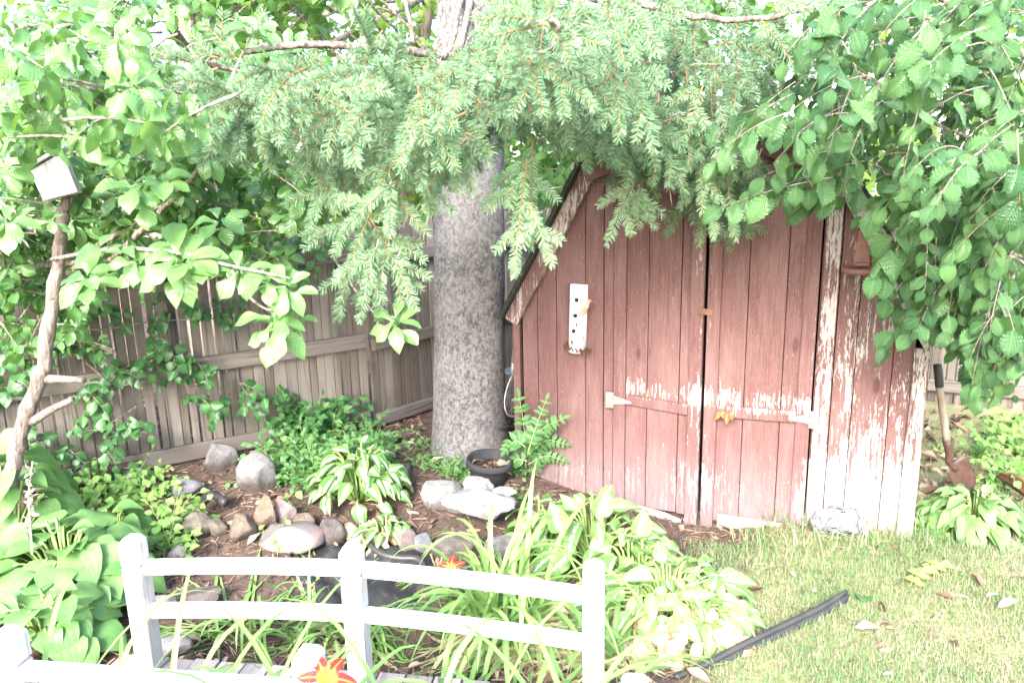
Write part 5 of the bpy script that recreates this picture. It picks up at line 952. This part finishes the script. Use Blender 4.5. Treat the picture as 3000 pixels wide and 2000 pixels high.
# single fallen or caught leaves
C_ = gnd(2700, 1690); fl = thing('fallen_frond', 'yellow green compound leaf lying on the lawn', 'leaf', C_); mb = MB(); tm = MB(); P = [gnd(2660, 1745)+(0, 0, .04), gnd(2700, 1700)+(0, 0, .05), gnd(2760, 1680)+(0, 0, .05)]; Pc = curve(P, 14); tube(tm, Pc-C_, .0015, 4); it = []
for i in range(2, 14, 2):
    for v in (-1, 1): tg = norm(Pc[min(i+1, 13)]-Pc[i-1]); s_ = np.cross(tg, (0, 0, 1)); it.append((Pc[i], tg*.5+s_*v, (0, -.4, 1), .05, .9))
inst(mb, RT, it); local(mb, fl).build('leaflets', [m_leaf('yellow_green_leaflet', (.30, .42, .08), (.42, .52, .12), trans=.3)], fl); tm.build('stem', [STALK], fl)
def leaf1(P, d, nr, sz, mat, lab, tpl=None): q = MB(); inst(q, [tpl or HT[0]], [((0, 0, 0), d, nr, sz, .5)]); o = q.build('fallen_leaf', [mat]); o.location = P; tag(o, lab, 'leaf')
leaf1(gnd(2530, 1780)+(0, 0, .025), (.4, 1, .1), (0, -.3, 1), .085, CRD, 'broad green leaf dropped on the lawn past the edging tip')
OR = m_plain('dry_orange_leaf', (.30, .125, .055), .7, .3, 60, .3)
s_, z_ = SW(2118, 1205, .06); q = MB(); inst(q, DRY, [(SP(s_-.02+.018*i, z_+.01*math.sin(i*2), .05)-SP(s_, z_), (U(-.5, .2), -.3, -1), (U(-.3, .3), -1, 0), .06*U(.8, 1.1), .5) for i in range(5)]); o = q.build('dry_leaf_spray', [OR]); o.location = SP(s_, z_); tag(o, 'dried orange leaf spray caught on the right door rail', 'dry leaf')
for px, py, sz, lab in ((655, 1470, .06, 'curled orange leaf on the soil above the tan grey stone'), (2330, 1700, .06, 'tan curled leaf on the lawn between shed and edging'), (2500, 1850, .08, 'long dry tan leaf on the lawn below the edging tip'), (2920, 1790, .07, 'pale dry leaf alone on the lawn near the frame edge'), (1575, 1500, .09, 'bleached curled leaf on the mulch behind the pale concrete')):
    leaf1(gnd(px, py)+(0, 0, .015), (U(-1, 1), U(-1, 1), .1), (U(-.3, .3), -.4, 1), sz, OR if 'orange' in lab else HW, lab, DRY[int(U(0, 3))])

P = onf(910, 730, .06); q = MB(); inst(q, DRY, [((0, 0, 0), (.1, 0, -1), (0, -1, .2), .075, .5), ((.02, 0, .02), (.6, 0, -.6), (0, -1, .3), .05, .5)]); o = q.build('dry_leaf', [OR]); o.location = P; tag(o, 'dry brown leaf hanging in front of the top rail of the long fence', 'dry leaf')
sp_ = thing('vine_sprig', 'fresh green toothed vine sprig hanging over the pond liner', 'vine', gnd(780, 1600)); mb = MB(); tm = MB()
for b_, t_ in (((880, 1480), (740, 1590)), ((850, 1560), (800, 1640))):
    B = gnd(*b_)+(0, -.02, .10); T_ = gnd(*t_)+(0, 0, .05); twig(mb, tm, ELM, B, T_-B, np.linalg.norm(T_-B), .035, .05, .7, rr=.0015, droop=.1)
local(mb, sp_).build('leaves', [CRY], sp_); local(tm, sp_).build('stems', [STALK], sp_)
for px, py, lab in ((1490, 1470, 'small green weed on the mulch right of the flower pot'), (2715, 1560, 'small green weed at the foot of the white corner board')):
    o = thing('weed', lab, 'weed', gnd(px, py)); weeds(o, [np.array(o.location)], .035, CRD if px < 2000 else CRY, .25, 7, .07)

for o in COL.objects:
    if o.parent is None and o.get('category') in ('hosta', 'daylily', 'creeper') and not o.get('group'): o['group'] = {'hosta': 'hosta clumps in the garden bed', 'daylily': 'daylily clumps around the bridge', 'creeper': 'leafy creepers on the ground'}[o['category']]
# ------------------------------------------------------------------ light, sky, colour management
SDIR = norm((-.26, -.85, .60)); EL = math.asin(SDIR[2]); AZ = math.atan2(SDIR[0], SDIR[1])
wd = bpy.data.worlds.new('World'); scene.world = wd; wd.use_nodes = True; nt = wd.node_tree
sky = nt.nodes.new('ShaderNodeTexSky'); sky.sky_type = 'NISHITA'; sky.sun_disc = False; sky.sun_elevation = EL; sky.sun_rotation = AZ; sky.air_density = 1.0; sky.dust_density = 2.; sky.ozone_density = 1.
nt.nodes['Background'].inputs['Strength'].default_value = .15; nt.links.new(sky.outputs[0], nt.nodes['Background'].inputs[0])
sl = bpy.data.lights.new('sun', 'SUN'); so = bpy.data.objects.new('sun', sl); COL.objects.link(so); sl.energy = 1.5; sl.angle = rad(20); sl.color = (1, .975, .94)
so.rotation_euler = Vector(SDIR).to_track_quat('Z', 'Y').to_euler(); so.location = (0, 0, 6)
vs = scene.view_settings; vs.view_transform = 'Standard'; vs.look = 'None'; vs.exposure = EXPO; vs.gamma = 1; vs.use_curve_mapping = False
scene.cycles.max_bounces = 8; scene.cycles.transparent_max_bounces = 4; scene.cycles.use_denoising = True
